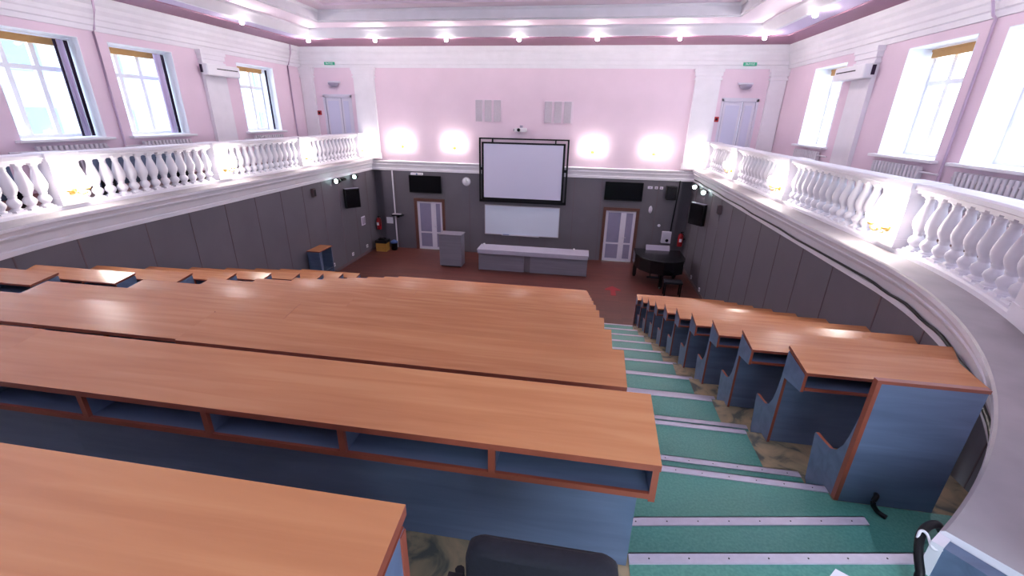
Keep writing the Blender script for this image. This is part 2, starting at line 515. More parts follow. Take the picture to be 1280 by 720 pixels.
# cornice, soffit and tray ceiling
g = G()
cp = [(0, ZC0), (.03, ZC0), (.035, ZC0+.10), (.06, ZC0+.12), (.06, ZC0+.22), (.08, ZC0+.25), (.085, ZC0+.33),
      (.13, ZC0+.42), (.13, ZC0+.50), (.17, ZC0+.56), (.20, ZC0+.66), (.20, ZC1), (0, ZC1)]
def loop_sweep(g, x0, x1, y0, y1, prof, mats=None, m=0):
    """prof (d inward, z); mitred rectangular loop"""
    n = len(prof); o0 = len(g.v)
    for (cx, cy, sx, sy) in ((x0, y0, 1, 1), (x1, y0, -1, 1), (x1, y1, -1, -1), (x0, y1, 1, -1)):
        for (d, z) in prof: g.v.append((cx+sx*d, cy+sy*d, z))
    for i in range(4):
        j = (i+1) % 4
        for k in range(n-1):
            g.f.append([o0+i*n+k, o0+i*n+k+1, o0+j*n+k+1, o0+j*n+k]); g.m.append(mats[k] if mats else m); g.sm.append(False)
    return g
loop_sweep(g, XL, XR, YB, YF, cp)
struct('trim_4', g, 'white')
g = G()
SX0, SX1, SY1 = -9.85, 5.40, 15.28
# maroon soffit ring
for (x0, x1, y0, y1) in ((XL, XR, SY1, YF), (XL, SX0, YB, SY1), (SX1, XR, YB, SY1)):
    g.box(x0, x1, y0, y1, ZC1, ZC1+.04, 0)
# lilac flat ring
LX0, LX1, LY1 = -9.26, 4.76, 15.02
for (x0, x1, y0, y1) in ((SX0, SX1, LY1, SY1), (SX0, LX0, YB, LY1), (LX1, SX1, YB, LY1)):
    g.box(x0, x1, y0, y1, ZC1+.03, ZC1+.07, 1)
# white cove moulding, pink flat, white beam, pink field
def tray(g, x0, x1, y1, prof, mats):
    n = len(prof); o0 = len(g.v)
    for i, (cx, cy, sx, sy) in enumerate(((x0, YB, 1, 0), (x0, y1, 1, -1), (x1, y1, -1, -1), (x1, YB, -1, 0))):
        for (d, z) in prof: g.v.append((cx+sx*d, cy+sy*d, z))
    for i in range(3):
        for k in range(n-1):
            g.f.append([o0+i*n+k, o0+i*n+k+1, o0+(i+1)*n+k+1, o0+(i+1)*n+k]); g.m.append(mats[k]); g.sm.append(False)
tray(g, LX0, LX1, LY1,
     [(0, ZC1+.03), (0, ZC1-.01), (.10, ZC1-.01), (.13, ZC1+.03), (.20, ZC1+.14), (.24, ZC1+.19), (.24, ZC1+.25), (1.05, ZC1+.25),
      (1.05, ZC1+.27), (1.09, ZC1+.29), (1.09, ZC1+.50), (1.16, ZC1+.54), (1.16, ZC1+.56), (1.66, ZC1+.56), (1.66, ZC1+.61), (1.72, ZC1+.63), (7.0, ZC1+.63)],
     [2, 2, 2, 2, 2, 2, 3, 2, 2, 2, 2, 2, 3, 3, 3, 3])
g.box(LX0+1.7, LX1-1.7, YB, LY1-1.7, ZC1+.62, ZC1+.66, 3)
struct('ceiling', g, ['maroon', 'lilac', 'white', 'pinkceil'])

# back wall behind the viewer, with an unseen opening, added and sized for daylight
g = G()
bw = [(-.3, 3.0)]
x = XL
for (a, b) in bw:
    g.box(x, a, YB-.4, YB, -3.0, ZC1+.8); g.box(a, b, YB-.4, YB, -3.0, -1.2); g.box(a, b, YB-.4, YB, 1.9, ZC1+.8); x = b
g.box(x, XR, YB-.4, YB, -3.0, ZC1+.8)
struct('wall_back', g, 'wallgrey')

# ------------------------------------------------------------------ pilasters
def pilaster(nm, x0, x1, y0, y1, side=None):
    g = G()
    g.box(x0, x1, y0, y1, ZL, ZC0)
    e = .035
    for (za, zb, k) in ((ZC0-.34, ZC0-.28, e), (ZC0-.22, ZC0-.10, e), (ZC0-.10, ZC0, e*1.8), (ZL, ZL+.2, e)):
        g.box(x0-k, x1+k, y0-k, y1+k, za, zb)
    struct(nm, g, 'white')
pilaster('trim_5', XL-.02, XL+.10, 12.23, 13.03)
pilaster('trim_6', XR-.10, XR+.02, 12.0, 12.8)
pilaster('trim_7', -8.78, -7.98, YF-.10, YF+.02)
pilaster('trim_8', 3.42, 4.22, YF-.10, YF+.02)
pilaster('trim_9', XL+.02, XL+.52, YF-.10, YF+.02)
pilaster('trim_10', XR-.52, XR-.02, YF-.10, YF+.02)
g = G()
g.box(XC+RW-.03, XC+RW+.01, CY, YF, F, F+.09); g.box(XC-RW-.01, XC-RW+.03, CY, YF, F, F+.09)
struct('baseboard_sides', g, 'seam')

# ------------------------------------------------------------------ doors
def lower_door(nm, x0, x1, split):
    zt = F+2.05
    o = empty(nm, ((x0+x1)/2, YF, F), None, 'door', kind='structure')
    g = G()
    for (a, b, c, d) in ((x0-.05, x0+.06, F, zt+.06), (x1-.06, x1+.05, F, zt+.06)): g.box(a, b, YF-.03, YF+.1, c, d)
    g.box(x0-.05, x1+.05, YF-.035, YF+.1, zt-.05, zt+.07)
    obj('trim', g, 'doortrim', o)
    def leaf(a, b):
        g = G(); t = .10; y0, y1 = YF+.03, YF+.08; z0, z1 = F+.01, zt-.05
        zm = F+.72
        g.box(a, a+t, y0, y1, z0, z1); g.box(b-t, b, y0, y1, z0, z1)
        g.box(a+t, b-t, y0, y1, z0, z0+.1); g.box(a+t, b-t, y0, y1, z1-.08, z1); g.box(a+t, b-t, y0, y1, zm-.03, zm+.03)
        l = obj('door_leaf', g, 'cream', o)
        g = G(); g.box(a+t, b-t, y0+.015, y1-.01, z0+.1, zm-.03); g.box(a+t, b-t, y0+.015, y1-.01, zm+.03, z1-.08)
        obj('panel', g, 'doorpane', l)
        return l
    s = x0+.06+(x1-x0-.12)*split
    leaf(x0+.06, s); l2 = leaf(s, x1-.06)
    g = G(); g.tube([(s+.04, YF+.03, F+.98), (s+.04, YF-.03, F+.98), (s+.15, YF-.03, F+.98)], .011); obj('handle', g, 'steel', l2)
lower_door('door_1', -6.68, -5.50, .64)
lower_door('door_2', .86, 2.10, .60)
def upper_door(nm, x0, x1, zt, split):
    o = empty(nm, ((x0+x1)/2, YF, ZL), None, 'door', kind='structure')
    g = G(); g.box(x0, x0+.07, YF-.02, YF+.1, ZL, zt); g.box(x1-.07, x1, YF-.02, YF+.1, ZL, zt); g.box(x0, x1, YF-.02, YF+.1, zt-.08, zt+.03)
    obj('trim', g, 'cream', o)
    s = x0+.07+(x1-x0-.14)*split
    for (a, b) in ((x0+.07, s), (s, x1-.07)):
        g = G(); g.box(a+.004, b-.004, YF+.03, YF+.08, ZL+.01, zt-.08)
        t = .09
        g.box(a+t, b-t, YF+.02, YF+.03, ZL+.2, zt-.2, 1)
        l = obj('door_leaf', g, ['cream', 'upperpane'], o, bevel=.008)
        g = G(); g.box(a+.004, a+.022, YF+.022, YF+.03, ZL+.01, zt-.1); obj('seam', g, 'dome', l)
upper_door('door_3', *UD[0], .62); upper_door('door_4', *UD[1], .60)

# ------------------------------------------------------------------ lecture desks
ORD = ['first', 'second', 'third', 'fourth', 'fifth', 'sixth', 'seventh', 'eighth', 'ninth', 'tenth', 'eleventh', 'twelfth', 'thirteenth']
def make_desk(n, x0, x1, bays, label, group, bench=True, x0f=None, x1f=None, ends=(True, True), strip=True):
    """near edge at local y=0; x0f, x1f are the ends at the far edge where a desk is cut along the curved wall"""
    y, z = row_y(n), row_z(n)
    x0f = x0 if x0f is None else x0f; x1f = x1 if x1f is None else x1f
    xi0, xi1 = max(x0, x0f), min(x1, x1f)
    o = empty('lecture_desk', ((x0+x1)/2, y+.15, tier(n)), label, 'desk', group)
    D = .318; T = .024
    # tilted wooden top with edge band
    g = G()
    vs = [(x0, y, z-T), (x1, y, z-T), (x1f, y+D, z+.047-T), (x0f, y+D, z+.047-T), (x0, y, z), (x1, y, z), (x1f, y+D, z+.047), (x0f, y+D, z+.047)]
    g.add(vs, [(0, 3, 2, 1), (4, 5, 6, 7)], 0); g.add(vs, [(0, 1, 5, 4), (1, 2, 6, 5), (2, 3, 7, 6), (3, 0, 4, 7)], 1)
    obj('desktop', g, ['wood', 'edge'], o)
    # front panel = back rest of the bench in front
    g = G(); b0 = tier(n)+.004
    g.box(xi0+(.02 if strip else 0), xi1-(.02 if strip else 0), y+.28, y+.302, b0, z+.012)
    obj('front_panel', g, 'grey', o)
    # book shelf
    sz = z-.148
    g = G(); g.box(xi0+.022, xi1-.022, y+.022, y+.279, sz, sz+.018); g.box(xi0+.022, xi1-.022, y+.010, y+.022, sz-.002, sz+.020, 1)
    obj('shelf', g, ['grey', 'edge'], o)
    for k in range(1, bays):
        xx = xi0+(xi1-xi0)*k/bays
        g = G()
        g.prism([(y+.024, sz+.019), (y+.278, sz+.019), (y+.278, z+.012), (y+.024, z-.021)], xx-.010, xx+.010, 'x')
        g.box(xx-.012, xx+.012, y+.009, y+.024, sz+.019, z-.024, 1)
        obj('divider', g, ['grey', 'edge'], o)
    for e, xx, sg in ((ends[0], xi0, 1), (ends[1], xi1, -1)):
        if not e: continue
        a, b = (xx, xx+.021) if sg > 0 else (xx-.021, xx)
        g = G()
        zb = tier(n)+.004
        poly = [(y+.016, z-.165), (y+.016, z-.026), (y+.304, z+.010)]
        if bench:
            fb = tier(n-1)+.16
            poly += [(y+.306, z-.225), (y+.322, z-.36), (y+.345, z-.46), (y+.385, z-.53), (y+.44, z-.567), (y+.52, z-.578), (y+.615, z-.585), (y+.622, z-.60),
                     (y+.575, z-.93), (y+.54, fb), (y+.31, fb), (y+.31, zb)]
        else:
            poly += [(y+.304, zb)]
        e_ = .262 if strip else .302
        poly += [(y+e_, zb), (y+e_, z-.205)]
        g.prism(poly, a, b, 'x', 0, 1)
        obj('end_panel', g, ['grey', 'edge'], o)
    if bench:
        g = G()
        zs = z-.705
        g.box(xi0+.022, xi1-.022, y+.32, y+.58, zs-.025, zs)
        obj('bench_seat', g, ['wood'], o, bevel=.004)
    return o

def shifted(src, n_src, n, dx, label):
    b = BASE[src.name]
    return copy_tree(src, (b[0]+dx, b[1]-.9*(n-n_src), b[2]+.311*(n-n_src)), label)
# middle block: twelve full rows of two desks each
XM = (.305, -2.40, -5.10)
for h, (xa, xb, nm) in enumerate(((XM[1], XM[0]-.0, 'right'), (XM[2], XM[1]-.0015, 'left'))):
    proto = None
    for n in range(12):
        lab = 'long wood-topped grey desk, %s half of the middle block, %s row from the stage' % (nm, ORD[n])
        grp = 'long lecture desks of the middle block'
        if n == 0: make_desk(0, xa, xb, 5, lab, grp, bench=False, strip=False)
        elif proto is None: proto = make_desk(1, xa, xb, 5, lab, grp, strip=False)
        else:
            d_ = shifted(proto, 1, n, 0, lab)
            if h == 1: d_.location.y += (.014, .004, -.004)[(n+2) % 3]
# nearest row, ends short of the aisle
o12 = make_desk(12, -2.97, -.268, 5, 'nearest wood-topped grey desk at the bottom left, beside the black chair', 'long lecture desks of the middle block', bench=False)
y, z = row_y(12), row_z(12)
g = G(); g.box(-.268, -.2655, y+.284, y+.304, tier(12)+.01, z+.006); obj('edge_band', g, 'edge', o12)
# right block
XRA = 1.63
proto = None
def wall_x(side, y, r=RW): return XC+side*(r if y >= CY else math.sqrt(r*r-(CY-y)**2))
for n in range(10):
    lab = 'short wood-topped desk beside the right aisle, %s row from the stage' % ORD[n]
    grp = 'short lecture desks of the right block'
    y = row_y(n); xe = XC+RW-.09
    rd = RW-(.03 if n < 8 else .08)
    xn = min(xe, wall_x(1, y, rd)-.02); xf = min(xe, wall_x(1, y+.318, rd)-.02)
    xb = min(xn, wall_x(1, y+.6 if y+.6 > CY else y, RW)-.05)
    if n == 9: xn, xf = 2.752, 2.742
    make_desk(n, XRA, xn, max(2, round((xn-XRA)/.55)), lab, grp, bench=(n > 0), x1f=xf)
# left block
XLA = -6.30
for n in range(10):
    lab = 'short wood-topped desk against the left wall, %s row from the stage' % ORD[n]
    grp = 'short lecture desks of the left block'
    y = row_y(n); xe = XC-RW+.09
    xn = max(xe, wall_x(-1, y, RW-.22)+.04); xf = max(xe, wall_x(-1, y+.318, RW-.22)+.04)
    make_desk(n, xn, XLA, max(2, round((XLA-xn)/.55)), lab, grp, bench=(n > 0), x0f=xf)
# last bench of the right block: high back panel with orange edge, no top
n = 10; y, z = row_y(n), row_z(n)
o = empty('bench', (1.9, y+.3, tier(10)), 'last bench of the right block, tall scuffed grey-blue back panel with orange edge', 'bench')
g = G(); g.box(XRA+.024, 2.16, y+.272, y+.298, tier(10)+.004, z+.014); obj('back_panel', g, 'grey', o)
g = G(); g.box(XRA+.0, 2.165, y+.268, y+.302, z+.014, z+.034); g.box(XRA, XRA+.024, y+.268, y+.302, tier(10)+.01, z+.014); obj('edge_band', g, 'edge', o)
g = G(); fb = tier(9)+.16
g.prism([(y+.303, z-.225), (y+.322, z-.36), (y+.345, z-.46), (y+.385, z-.53), (y+.44, z-.567), (y+.52, z-.578), (y+.615, z-.585), (y+.622, z-.60),
         (y+.575, z-.93), (y+.54, fb), (y+.375, fb), (y+.375, tier(10)+.01), (y+.303, tier(10)+.01)], XRA, XRA+.021, 'x', 0, 1)
obj('end_panel', g, ['grey', 'edge'], o)
g = G(); g.box(XRA+.022, 2.14, y+.32, y+.58, z-.73, z-.705); obj('bench_seat', g, 'wood', o)

# ------------------------------------------------------------------ balustrades
BAL = [(.075, 0), (.075, .05), (.052, .055), (.056, .075), (.076, .10), (.090, .13), (.082, .17), (.054, .205), (.048, .22), (.060, .235), (.052, .25), (.070, .28),
       (.092, .33), (.100, .375), (.094, .43), (.072, .52), (.050, .60), (.044, .63), (.052, .645), (.046, .66), (.056, .68), (.070, .69), (.070, .74)]
def balustrade(side, label, ped_y, nm):
    o = empty('balustrade', (XC+side*(RW+.38), 11, ZL), label, 'balustrade')
    RB = RW+.38
    path = hpath(side, -50, steps=40, y0=YF-.01)
    g = G(); g.sweep(path, [(RW+.24, ZL+.008), (RW+.24, ZL+.06), (RW+.26, ZL+.08), (RW+.50, ZL+.08), (RW+.52, ZL+.06), (RW+.52, ZL+.008)]); obj('plinth', g, 'white', o)
    g = G(); g.sweep(path, [(RW+.25, -.805), (RW+.25, -.775), (RW+.20, -.755), (RW+.20, -.71), (RW+.225, -.69), (RW+.535, -.69), (RW+.56, -.71), (RW+.56, -.755), (RW+.51, -.775), (RW+.51, -.805)])
    obj('handrail', g, 'white', o)
    stations = [(YF-y, y) for y in ped_y]
    # arc-length parameter from the front wall
    L0 = YF-CY
    def at(s):
        if s <= L0: return (XC+side*RB, YF-s), 0.0
        a = -(s-L0)/RB; return (XC+side*RB*math.cos(a), CY+RB*math.sin(a)), a
    ss = [YF-y for y in ped_y]
    smax = L0+math.radians(50)*RB
    ss.append(13.12); ss.append(ss[-1]+1.75)
    ss.append(smax-.16)
    pg = None
    for s in ss:
        (px, py), a = at(s)
        g = G(); g.box(-.175, .175, -.20, .20, ZL+.08, -.805); g.box(-.185, .185, -.21, .21, ZL+.08, ZL+.2); g.box(-.185, .185, -.21, .21, -.88, -.805); g.box(-.205, .205, -.24, .24, -.812, -.78); g.box(-.225, .225, -.26, .26, -.78, -.684)
        g.box(-.182, -.175, -.13, .13, ZL+.27, -.93) if side > 0 else g.box(.175, .182, -.13, .13, ZL+.27, -.93)
        ca, sa = math.cos(side*a), math.sin(side*a)
        g.v = [(px+x*ca-y*sa, py+x*sa+y*ca, z) for (x, y, z) in g.v]
        obj('pedestal', g, 'white', o)
    bmesh_ = None
    for i in range(len(ss)-1):
        a0, a1 = ss[i]+.2, ss[i+1]-.2
        k = max(1, round((a1-a0)/.232))
        for j in range(k):
            (px, py), a = at(a0+(a1-a0)*(j+.5)/k)
            if bmesh_ is None:
                g = G(); g.lathe(BAL, (0, 0, 0), 14)
                g.f[-1:] = g.f[-1:]
                g.box(-.08, .08, -.08, .08, -.002, .03); g.box(-.076, .076, -.076, .076, .70, .735)
                bmesh_ = mesh('baluster', g, 'white', (0, 0, 0))
            b = bpy.data.objects.new('baluster', bmesh_); COL.objects.link(b); b.parent = o
            bb = BASE[o.name]; b.location = (px-bb[0], py-bb[1], ZL+.08-bb[2]); b.rotation_euler = (0, 0, side*a)
    return ss, at
ssL, atL = balustrade(-1, 'white turned-baluster balustrade along the left balcony, lamps on its pedestals', [16.72, 13.05, 9.72, 6.3], 'l')
ssR, atR = balustrade(1, 'white turned-baluster balustrade along the right balcony, curving towards the viewer', [16.78, 13.72, 10.28, 6.62], 'r')

# ------------------------------------------------------------------ wall lamps (gilded bracket, two glowing shades)
def make_sconce(base, rotz, label, group):
    o = empty('wall_lamp', base, label, 'lamp', group)
    B = base
    g = G(); g.lathe([(.07, 0), (.075, -.012), (.05, -.03), (.02, -.035)], (B[0], B[1], B[2]-.02), 14, axis='y')
    g.tube([(B[0], B[1]-.02, B[2]-.02), (B[0], B[1]-.08, B[2]-.07), (B[0], B[1]-.13, B[2]-.06)], .012)
    for s in (-1, 1):
        g.tube([(B[0], B[1]-.10, B[2]-.07), (B[0]+s*.07, B[1]-.12, B[2]-.10), (B[0]+s*.14, B[1]-.13, B[2]-.08), (B[0]+s*.15, B[1]-.13, B[2]-.02)], .010)
        g.lathe([(.012, -.03), (.04, -.015), (.045, .005), (.02, .01)], (B[0]+s*.15, B[1]-.13, B[2]-.01), 12)
    obj('bracket', g, 'gold', o)
    for s in (-1, 1):
        g = G(); g.lathe([(.03, 0), (.06, .02), (.085, .07), (.09, .11), (.075, .16), (.055, .185)], (B[0]+s*.15, B[1]-.13, B[2]), 12)
        obj('shade', g, 'glow', o)
    o.rotation_euler = (0, 0, rotz)
    return o
front = [(-7.06, 'on the front wall, far left of the screen'), (-4.98, 'on the front wall, just left of the screen'), (.23, 'on the front wall, just right of the screen'), (2.40, 'on the front wall, far right of the screen')]
lamp0 = None
for x, w in front:
    lab = 'glowing two-shade gilded wall lamp '+w
    if lamp0 is None: lamp0 = make_sconce((x, YF, -1.10), 0, lab, 'gilded wall lamps')
    else: copy_tree(lamp0, (x, YF, -1.10), lab)
for side, ss, at, nm in ((-1, ssL, atL, 'left'), (1, ssR, atR, 'right')):
    wd = ['nearest the front wall', 'second from the front wall', 'third from the front wall', 'fourth from the front wall']
    for i in range(4):
        (px, py), a = at(ss[i])
        x = px-side*.183
        copy_tree(lamp0, (x, py, -1.27), 'glowing gilded lamp on the %s balustrade pedestal %s' % (nm, wd[i]), (0, 0, -side*PI/2))

# ------------------------------------------------------------------ ceiling bulbs along the white moulding
def make_bulb(base, label):
    o = empty('ceiling_light', base, label, 'lamp', 'small bulbs along the ceiling moulding')
    g = G(); g.lathe([(.055, 0), (.055, -.015), (.03, -.03)], base, 12); obj('socket', g, 'white', o)
    g = G(); g.lathe([(.02, -.025), (.045, -.05), (.055, -.08), (.045, -.11), (.012, -.125)], base, 12); obj('bulb', g, 'bulb', o)
    return o
bl = []
zb = ZC1-.012
fx = [-9.2, -6.9, -4.55, -2.26, .08, 2.42, 4.70]
nmf = ['over the left front corner', 'second from the left on the front moulding', 'third from the left on the front moulding', 'in the middle of the front moulding, above the screen', 'third from the right on the front moulding', 'second from the right on the front moulding', 'over the right front corner']
for x, w in zip(fx, nmf): bl.append(((x, LY1-.05, zb), 'small lit bulb '+w))
for i, y in enumerate((12.0, 8.9, 5.8, 2.7)):
    for s, x in ((-1, LX0+.05), (1, LX1-.05)):
        bl.append(((x, y, zb), 'small lit bulb on the %s ceiling moulding, %s from the front corner' % ('left' if s < 0 else 'right', ORD[i])))
b0 = None
for p, lab in bl:
    if b0 is None: b0 = make_bulb(p, lab)
    else: copy_tree(b0, p, lab)

# ------------------------------------------------------------------ front wall things
o = empty('projection_screen', (-2.32, YF, -3.11), 'large white projection screen in a black frame at the middle of the front wall', 'screen')
x0, x1, z0, z1 = -3.98, -.62, -3.10, -.73
g = G()
yb, yf = YF-.16, YF-.10
for (a, b, c, d) in ((x0, x0+.06, z0, z1), (x1-.06, x1, z0, z1), (x0, x1, z1-.05, z1), (x0, x1, z0, z0+.10)): g.box(a, b, yb, yf, c, d)
obj('outer_frame', g, 'black', o)
g = G(); i0, i1, k0, k1 = x0+.10, x1-.13, z0+.09, z1-.15
for (a, b, c, d) in ((i0, i0+.075, k0, k1), (i1-.075, i1, k0, k1), (i0, i1, k1-.06, k1), (i0, i1, k0-.01, k0+.08)): g.box(a, b, yb+.01, yf-.01, c, d)
for xx in (x0+.5, x1-.5):
    g.box(xx-.02, xx+.02, yb+.03, YF, z1-.16, z1-.02)
g.box(x0+.04, i0+.01, yb+.02, yf-.02, -1.9, -1.8); g.box(i1-.01, x1-.04, yb+.02, yf-.02, -1.9, -1.8)
obj('inner_frame', g, 'black', o)
g = G(); g.box(i0+.03, i1-.03, yb+.02, yb+.03, k0+.03, k1-.03); obj('screen_fabric', g, 'screen', o)

o = empty('whiteboard', (-2.32, YF, -4.44), 'wide white marker board below the projection screen', 'whiteboard')
x0, x1, z0, z1 = -3.80, -.83, -4.42, -3.24
g = G(); g.box(x0+.02, x1-.02, YF-.03, YF-.004, z0+.02, z1-.02); obj('board', g, 'board', o)
g = G()
for (a, b, c, d) in ((x0, x0+.025, z0, z1), (x1-.025, x1, z0, z1), (x0, x1, z1-.025, z1), (x0, x1, z0, z0+.025)): g.box(a, b, YF-.04, YF, c, d)
obj('frame', g, 'steel', o)
g = G(); g.box(-3.1, -1.6, YF-.11, YF-.04, z0-.01, z0+.012); t = obj('pen_tray', g, 'steel', o)
g = G(); g.tube([(-3.05, YF-.075, z0+.026), (-2.80, YF-.075, z0+.026)], .014); obj('marker_pen', g, 'bluepl', t)

def wall_tv(x0, x1, z0, z1, label):
    o = empty('wall_television', ((x0+x1)/2, YF, z0), label, 'television', 'televisions above the stage doors')
    g = G(); g.box(x0, x1, YF-.13, YF-.08, z0, z1); obj('casing', g, 'black', o, bevel=.008)
    g = G(); g.box(x0+.02, x1-.02, YF-.134, YF-.1301, z0+.04, z1-.02); obj('screen', g, 'screenblack', o)
    g = G(); g.box((x0+x1)/2-.2, (x0+x1)/2+.2, YF-.08, YF, z0+.15, z1-.15); obj('bracket', g, 'black', o)
    return o
wall_tv(-6.85, -5.53, -2.88, -2.20, 'black wall television above the left stage door')
wall_tv(.79, 2.17, -2.83, -2.15, 'black wall television above the right stage door')
o = empty('network_router', (-6.45, YF-.1, -2.19), 'small white router with blue light on top of the left television', 'router')
g = G(); g.box(-6.76, -6.28, YF-.14, YF-.02, -2.195, -2.115); obj('casing', g, 'white', o, bevel=.008)
g = G(); g.lathe([(.035, -.142), (.03, -.15)], (-6.5, YF, -2.155), 12, axis='y'); obj('light', g, 'bluepl', o)
o = empty('wall_clock', (-4.53, YF, -2.52), 'round white wall clock left of the projection screen', 'clock')
g = G(); g.lathe([(.165, 0), (.17, -.03), (.15, -.045), (.14, -.035)], (-4.53, YF, -2.38), 24, axis='y'); obj('rim', g, 'steel', o)
g = G(); g.lathe([(.145, -.03), (.145, -.036)], (-4.53, YF, -2.38), 24, axis='y'); f_ = obj('dial', g, 'paper', o)
g = G(); g.box(-4.536, -4.524, YF-.041, YF-.038, -2.38, -2.28); g.box(-4.53, -4.46, YF-.041, YF-.038, -2.386, -2.374); obj('hands', g, 'black', o)

for x0, x1, z0, z1, lab in ((-4.14, -3.12, -.19, .58, 'pale grey three-strip vent grille above and left of the screen'), (-1.60, -.56, -.19, .56, 'pale grey three-strip vent grille above and right of the screen')):
    o = empty('wall_vent', ((x0+x1)/2, YF, z0), lab, 'vent', 'vent grilles above the screen')
    w = (x1-x0)
    g = G(); g.box(x0, x1, YF-.03, YF, z0, z1); obj('backing', g, 'pinkceil', o)
    for k in range(3):
        a = x0+.02+k*w/3; g = G(); g.box(a, a+w/3-.09, YF-.06, YF-.03, z0+.02, z1-.02); obj('grille', g, 'vent', o, bevel=.008)

o = empty('projector', (-2.44, YF, -.52), 'white projector with dark lens mounted above the screen', 'projector')
g = G(); g.box(-2.62, -2.2, YF-.36, YF-.06, -.50, -.36); obj('casing', g, 'white', o, bevel=.02)
g = G(); g.lathe([(.055, -.36), (.06, -.39), (.045, -.395)], (-2.46, YF, -.43), 14, axis='y'); obj('lens', g, 'black', o)
g = G(); g.box(-2.46, -2.36, YF-.1, YF, -.46, -.28); g.box(-2.66, -2.58, YF-.33, YF-.08, -.48, -.40); obj('mount', g, 'dome', o)

def exit_sign(x, z, word, lab):
    o = empty('exit_sign', (x, YF-.09, z-.07), lab, 'sign', 'green signs over the balcony doors')
    g = G(); g.box(x-.20, x+.20, YF-.13, YF-.085, z-.05, z+.05); obj('panel', g, 'green', o)
    cu = bpy.data.curves.new('sign_text', 'FONT'); cu.body = word; cu.size = .075; cu.align_x = 'CENTER'; cu.align_y = 'CENTER'; cu.extrude = .001
    tmp = bpy.data.objects.new('sign_text', cu); COL.objects.link(tmp)
    dg = bpy.context.evaluated_depsgraph_get(); me = bpy.data.meshes.new_from_object(tmp.evaluated_get(dg))
    bpy.data.objects.remove(tmp)
    t = bpy.data.objects.new('lettering', me); COL.objects.link(t); me.materials.clear(); me.materials.append(M['paper'])
    t.parent = o; t.location = (0, -.042, .07); t.rotation_euler = (PI/2, 0, 0)
exit_sign(-9.66, 1.73, 'ВЫХОД', 'small green exit sign on the cornice over the left balcony door')
exit_sign(5.02, 1.73, 'ВЫХОД', 'small green exit sign on the cornice over the right balcony door')
for x, z, lab in ((-9.6, 1.05, 'grey half-dome lamp above the left balcony door'), (5.02, 1.10, 'grey half-dome lamp above the right balcony door')):
    o = empty('dome_wall_lamp', (x, YF, z-.14), lab, 'lamp', 'half-dome lamps over the balcony doors')
    g = G(); g.box(x-.24, x+.24, YF-.05, YF, z+.03, z+.09); obj('base', g, 'cream', o)
    g = G(); g.lathe([(.20, .03), (.19, -.02), (.15, -.08), (.08, -.115), (.01, -.12)], (x, YF-.11, z), 16)
    g.v = [(a, min(YF, b), c) for (a, b, c) in g.v]; obj('shade', g, 'dome', o)
for x, z, lab in ((-10.36, .02, 'small red fire alarm button left of the left balcony door'), (4.30, .05, 'small red fire alarm button left of the right balcony door')):
    o = empty('fire_alarm', (x, YF, z-.06), lab, 'alarm button', 'red fire alarm buttons')
    g = G(); g.box(x-.075, x+.075, YF-.05, YF, z-.08, z+.08); obj('casing', g, 'red', o, bevel=.008)
    g = G(); g.lathe([(.04, -.05), (.035, -.056)], (x, YF, z), 12, axis='y'); obj('button', g, 'black', o)
def extinguisher(x, y, z, lab):
    o = empty('fire_extinguisher', (x, y, z-.3), lab, 'fire extinguisher', 'fire extinguishers by the stage corners')
    g = G(); g.lathe([(.085, -.28), (.095, -.26), (.095, .12), (.07, .18), (.03, .21)], (x, y, z), 16); obj('cylinder', g, 'red', o)
    g = G(); g.lathe([(.03, .21), (.03, .25)], (x, y, z), 10); g.box(x-.02, x+.09, y-.02, y+.02, z+.25, z+.27); obj('valve', g, 'black', o)
    g = G(); g.tube([(x+.02, y-.05, z+.23), (x+.10, y-.08, z+.16), (x+.10, y-.09, z-.12)], .012); obj('hose', g, 'black', o)
    g = G(); g.box(x-.055, x+.04, y-.1, y-.09, z-.1, z+.02); obj('sticker', g, 'paper', o)
    g = G(); g.box(x-.05, x+.05, y+.08, y+.13, z-.05, z); g.box(*sorted((x, XC+RW*(1 if x > 0 else -1))), y+.09, y+.12, z-.05, z); obj('wall_mount', g, 'black', o)
extinguisher(-8.28, YF-.12, -4.18, 'red fire extinguisher in the left stage corner')
extinguisher(3.74, YF-.12, -4.16, 'red fire extinguisher in the right stage corner by the piano')

g = G(); g.box(-7.98, -7.70, YF-.006, YF, -4.22, -3.96); tag(obj('notice', g, 'paper'), 'white paper notice on the front wall near the left corner', 'notice')
o = empty('cable_duct', (-7.5, YF, F), 'thin white cable duct running up the front wall left of the door', 'cable duct')
g = G(); g.box(-7.60, -7.555, YF-.03, YF, F+.02, ZP-.03); obj('duct', g, 'white', o)
o = empty('wall_bracket', (-7.38, YF, -3.90), 'small black shelf bracket on the front wall beside the white duct', 'bracket')
g = G(); g.box(-7.66, -7.22, YF-.2, YF, -3.86, -3.80); g.box(-7.5, -7.4, YF-.04, YF, -3.95, -3.86); obj('plate', g, 'black', o)
g = G(); g.box(-7.64, -7.30, YF-.19, YF-.02, -3.80, -3.78); obj('pad', g, 'vent', o)

o = empty('carton', (-8.0, 16.5, F), 'ochre cardboard box with a black lid on the floor in the left corner', 'box')
g = G(); g.box(-8.20, -7.76, 16.25, 16.62, F, F+.34); obj('body', g, 'yellow', o, bevel=.006)
g = G(); g.box(-8.22, -7.74, 16.23, 16.64, F+.34, F+.46); g.box(-8.1, -7.85, 16.3, 16.5, F+.46, F+.53); obj('lid', g, 'black', o, bevel=.02)
o = empty('bucket', (-7.58, 16.6, F), 'blue bucket with pale rim beside the ochre box', 'bucket')
g = G(); g.lathe([(.10, 0), (.12, .02), (.14, .30), (.15, .31)], (-7.56, 16.62, F), 16); obj('body', g, 'black', o)
g = G(); g.lathe([(.15, .30), (.155, .33), (.14, .36), (.05, .42)], (-7.56, 16.62, F), 16); obj('cover', g, 'bluepl', o)

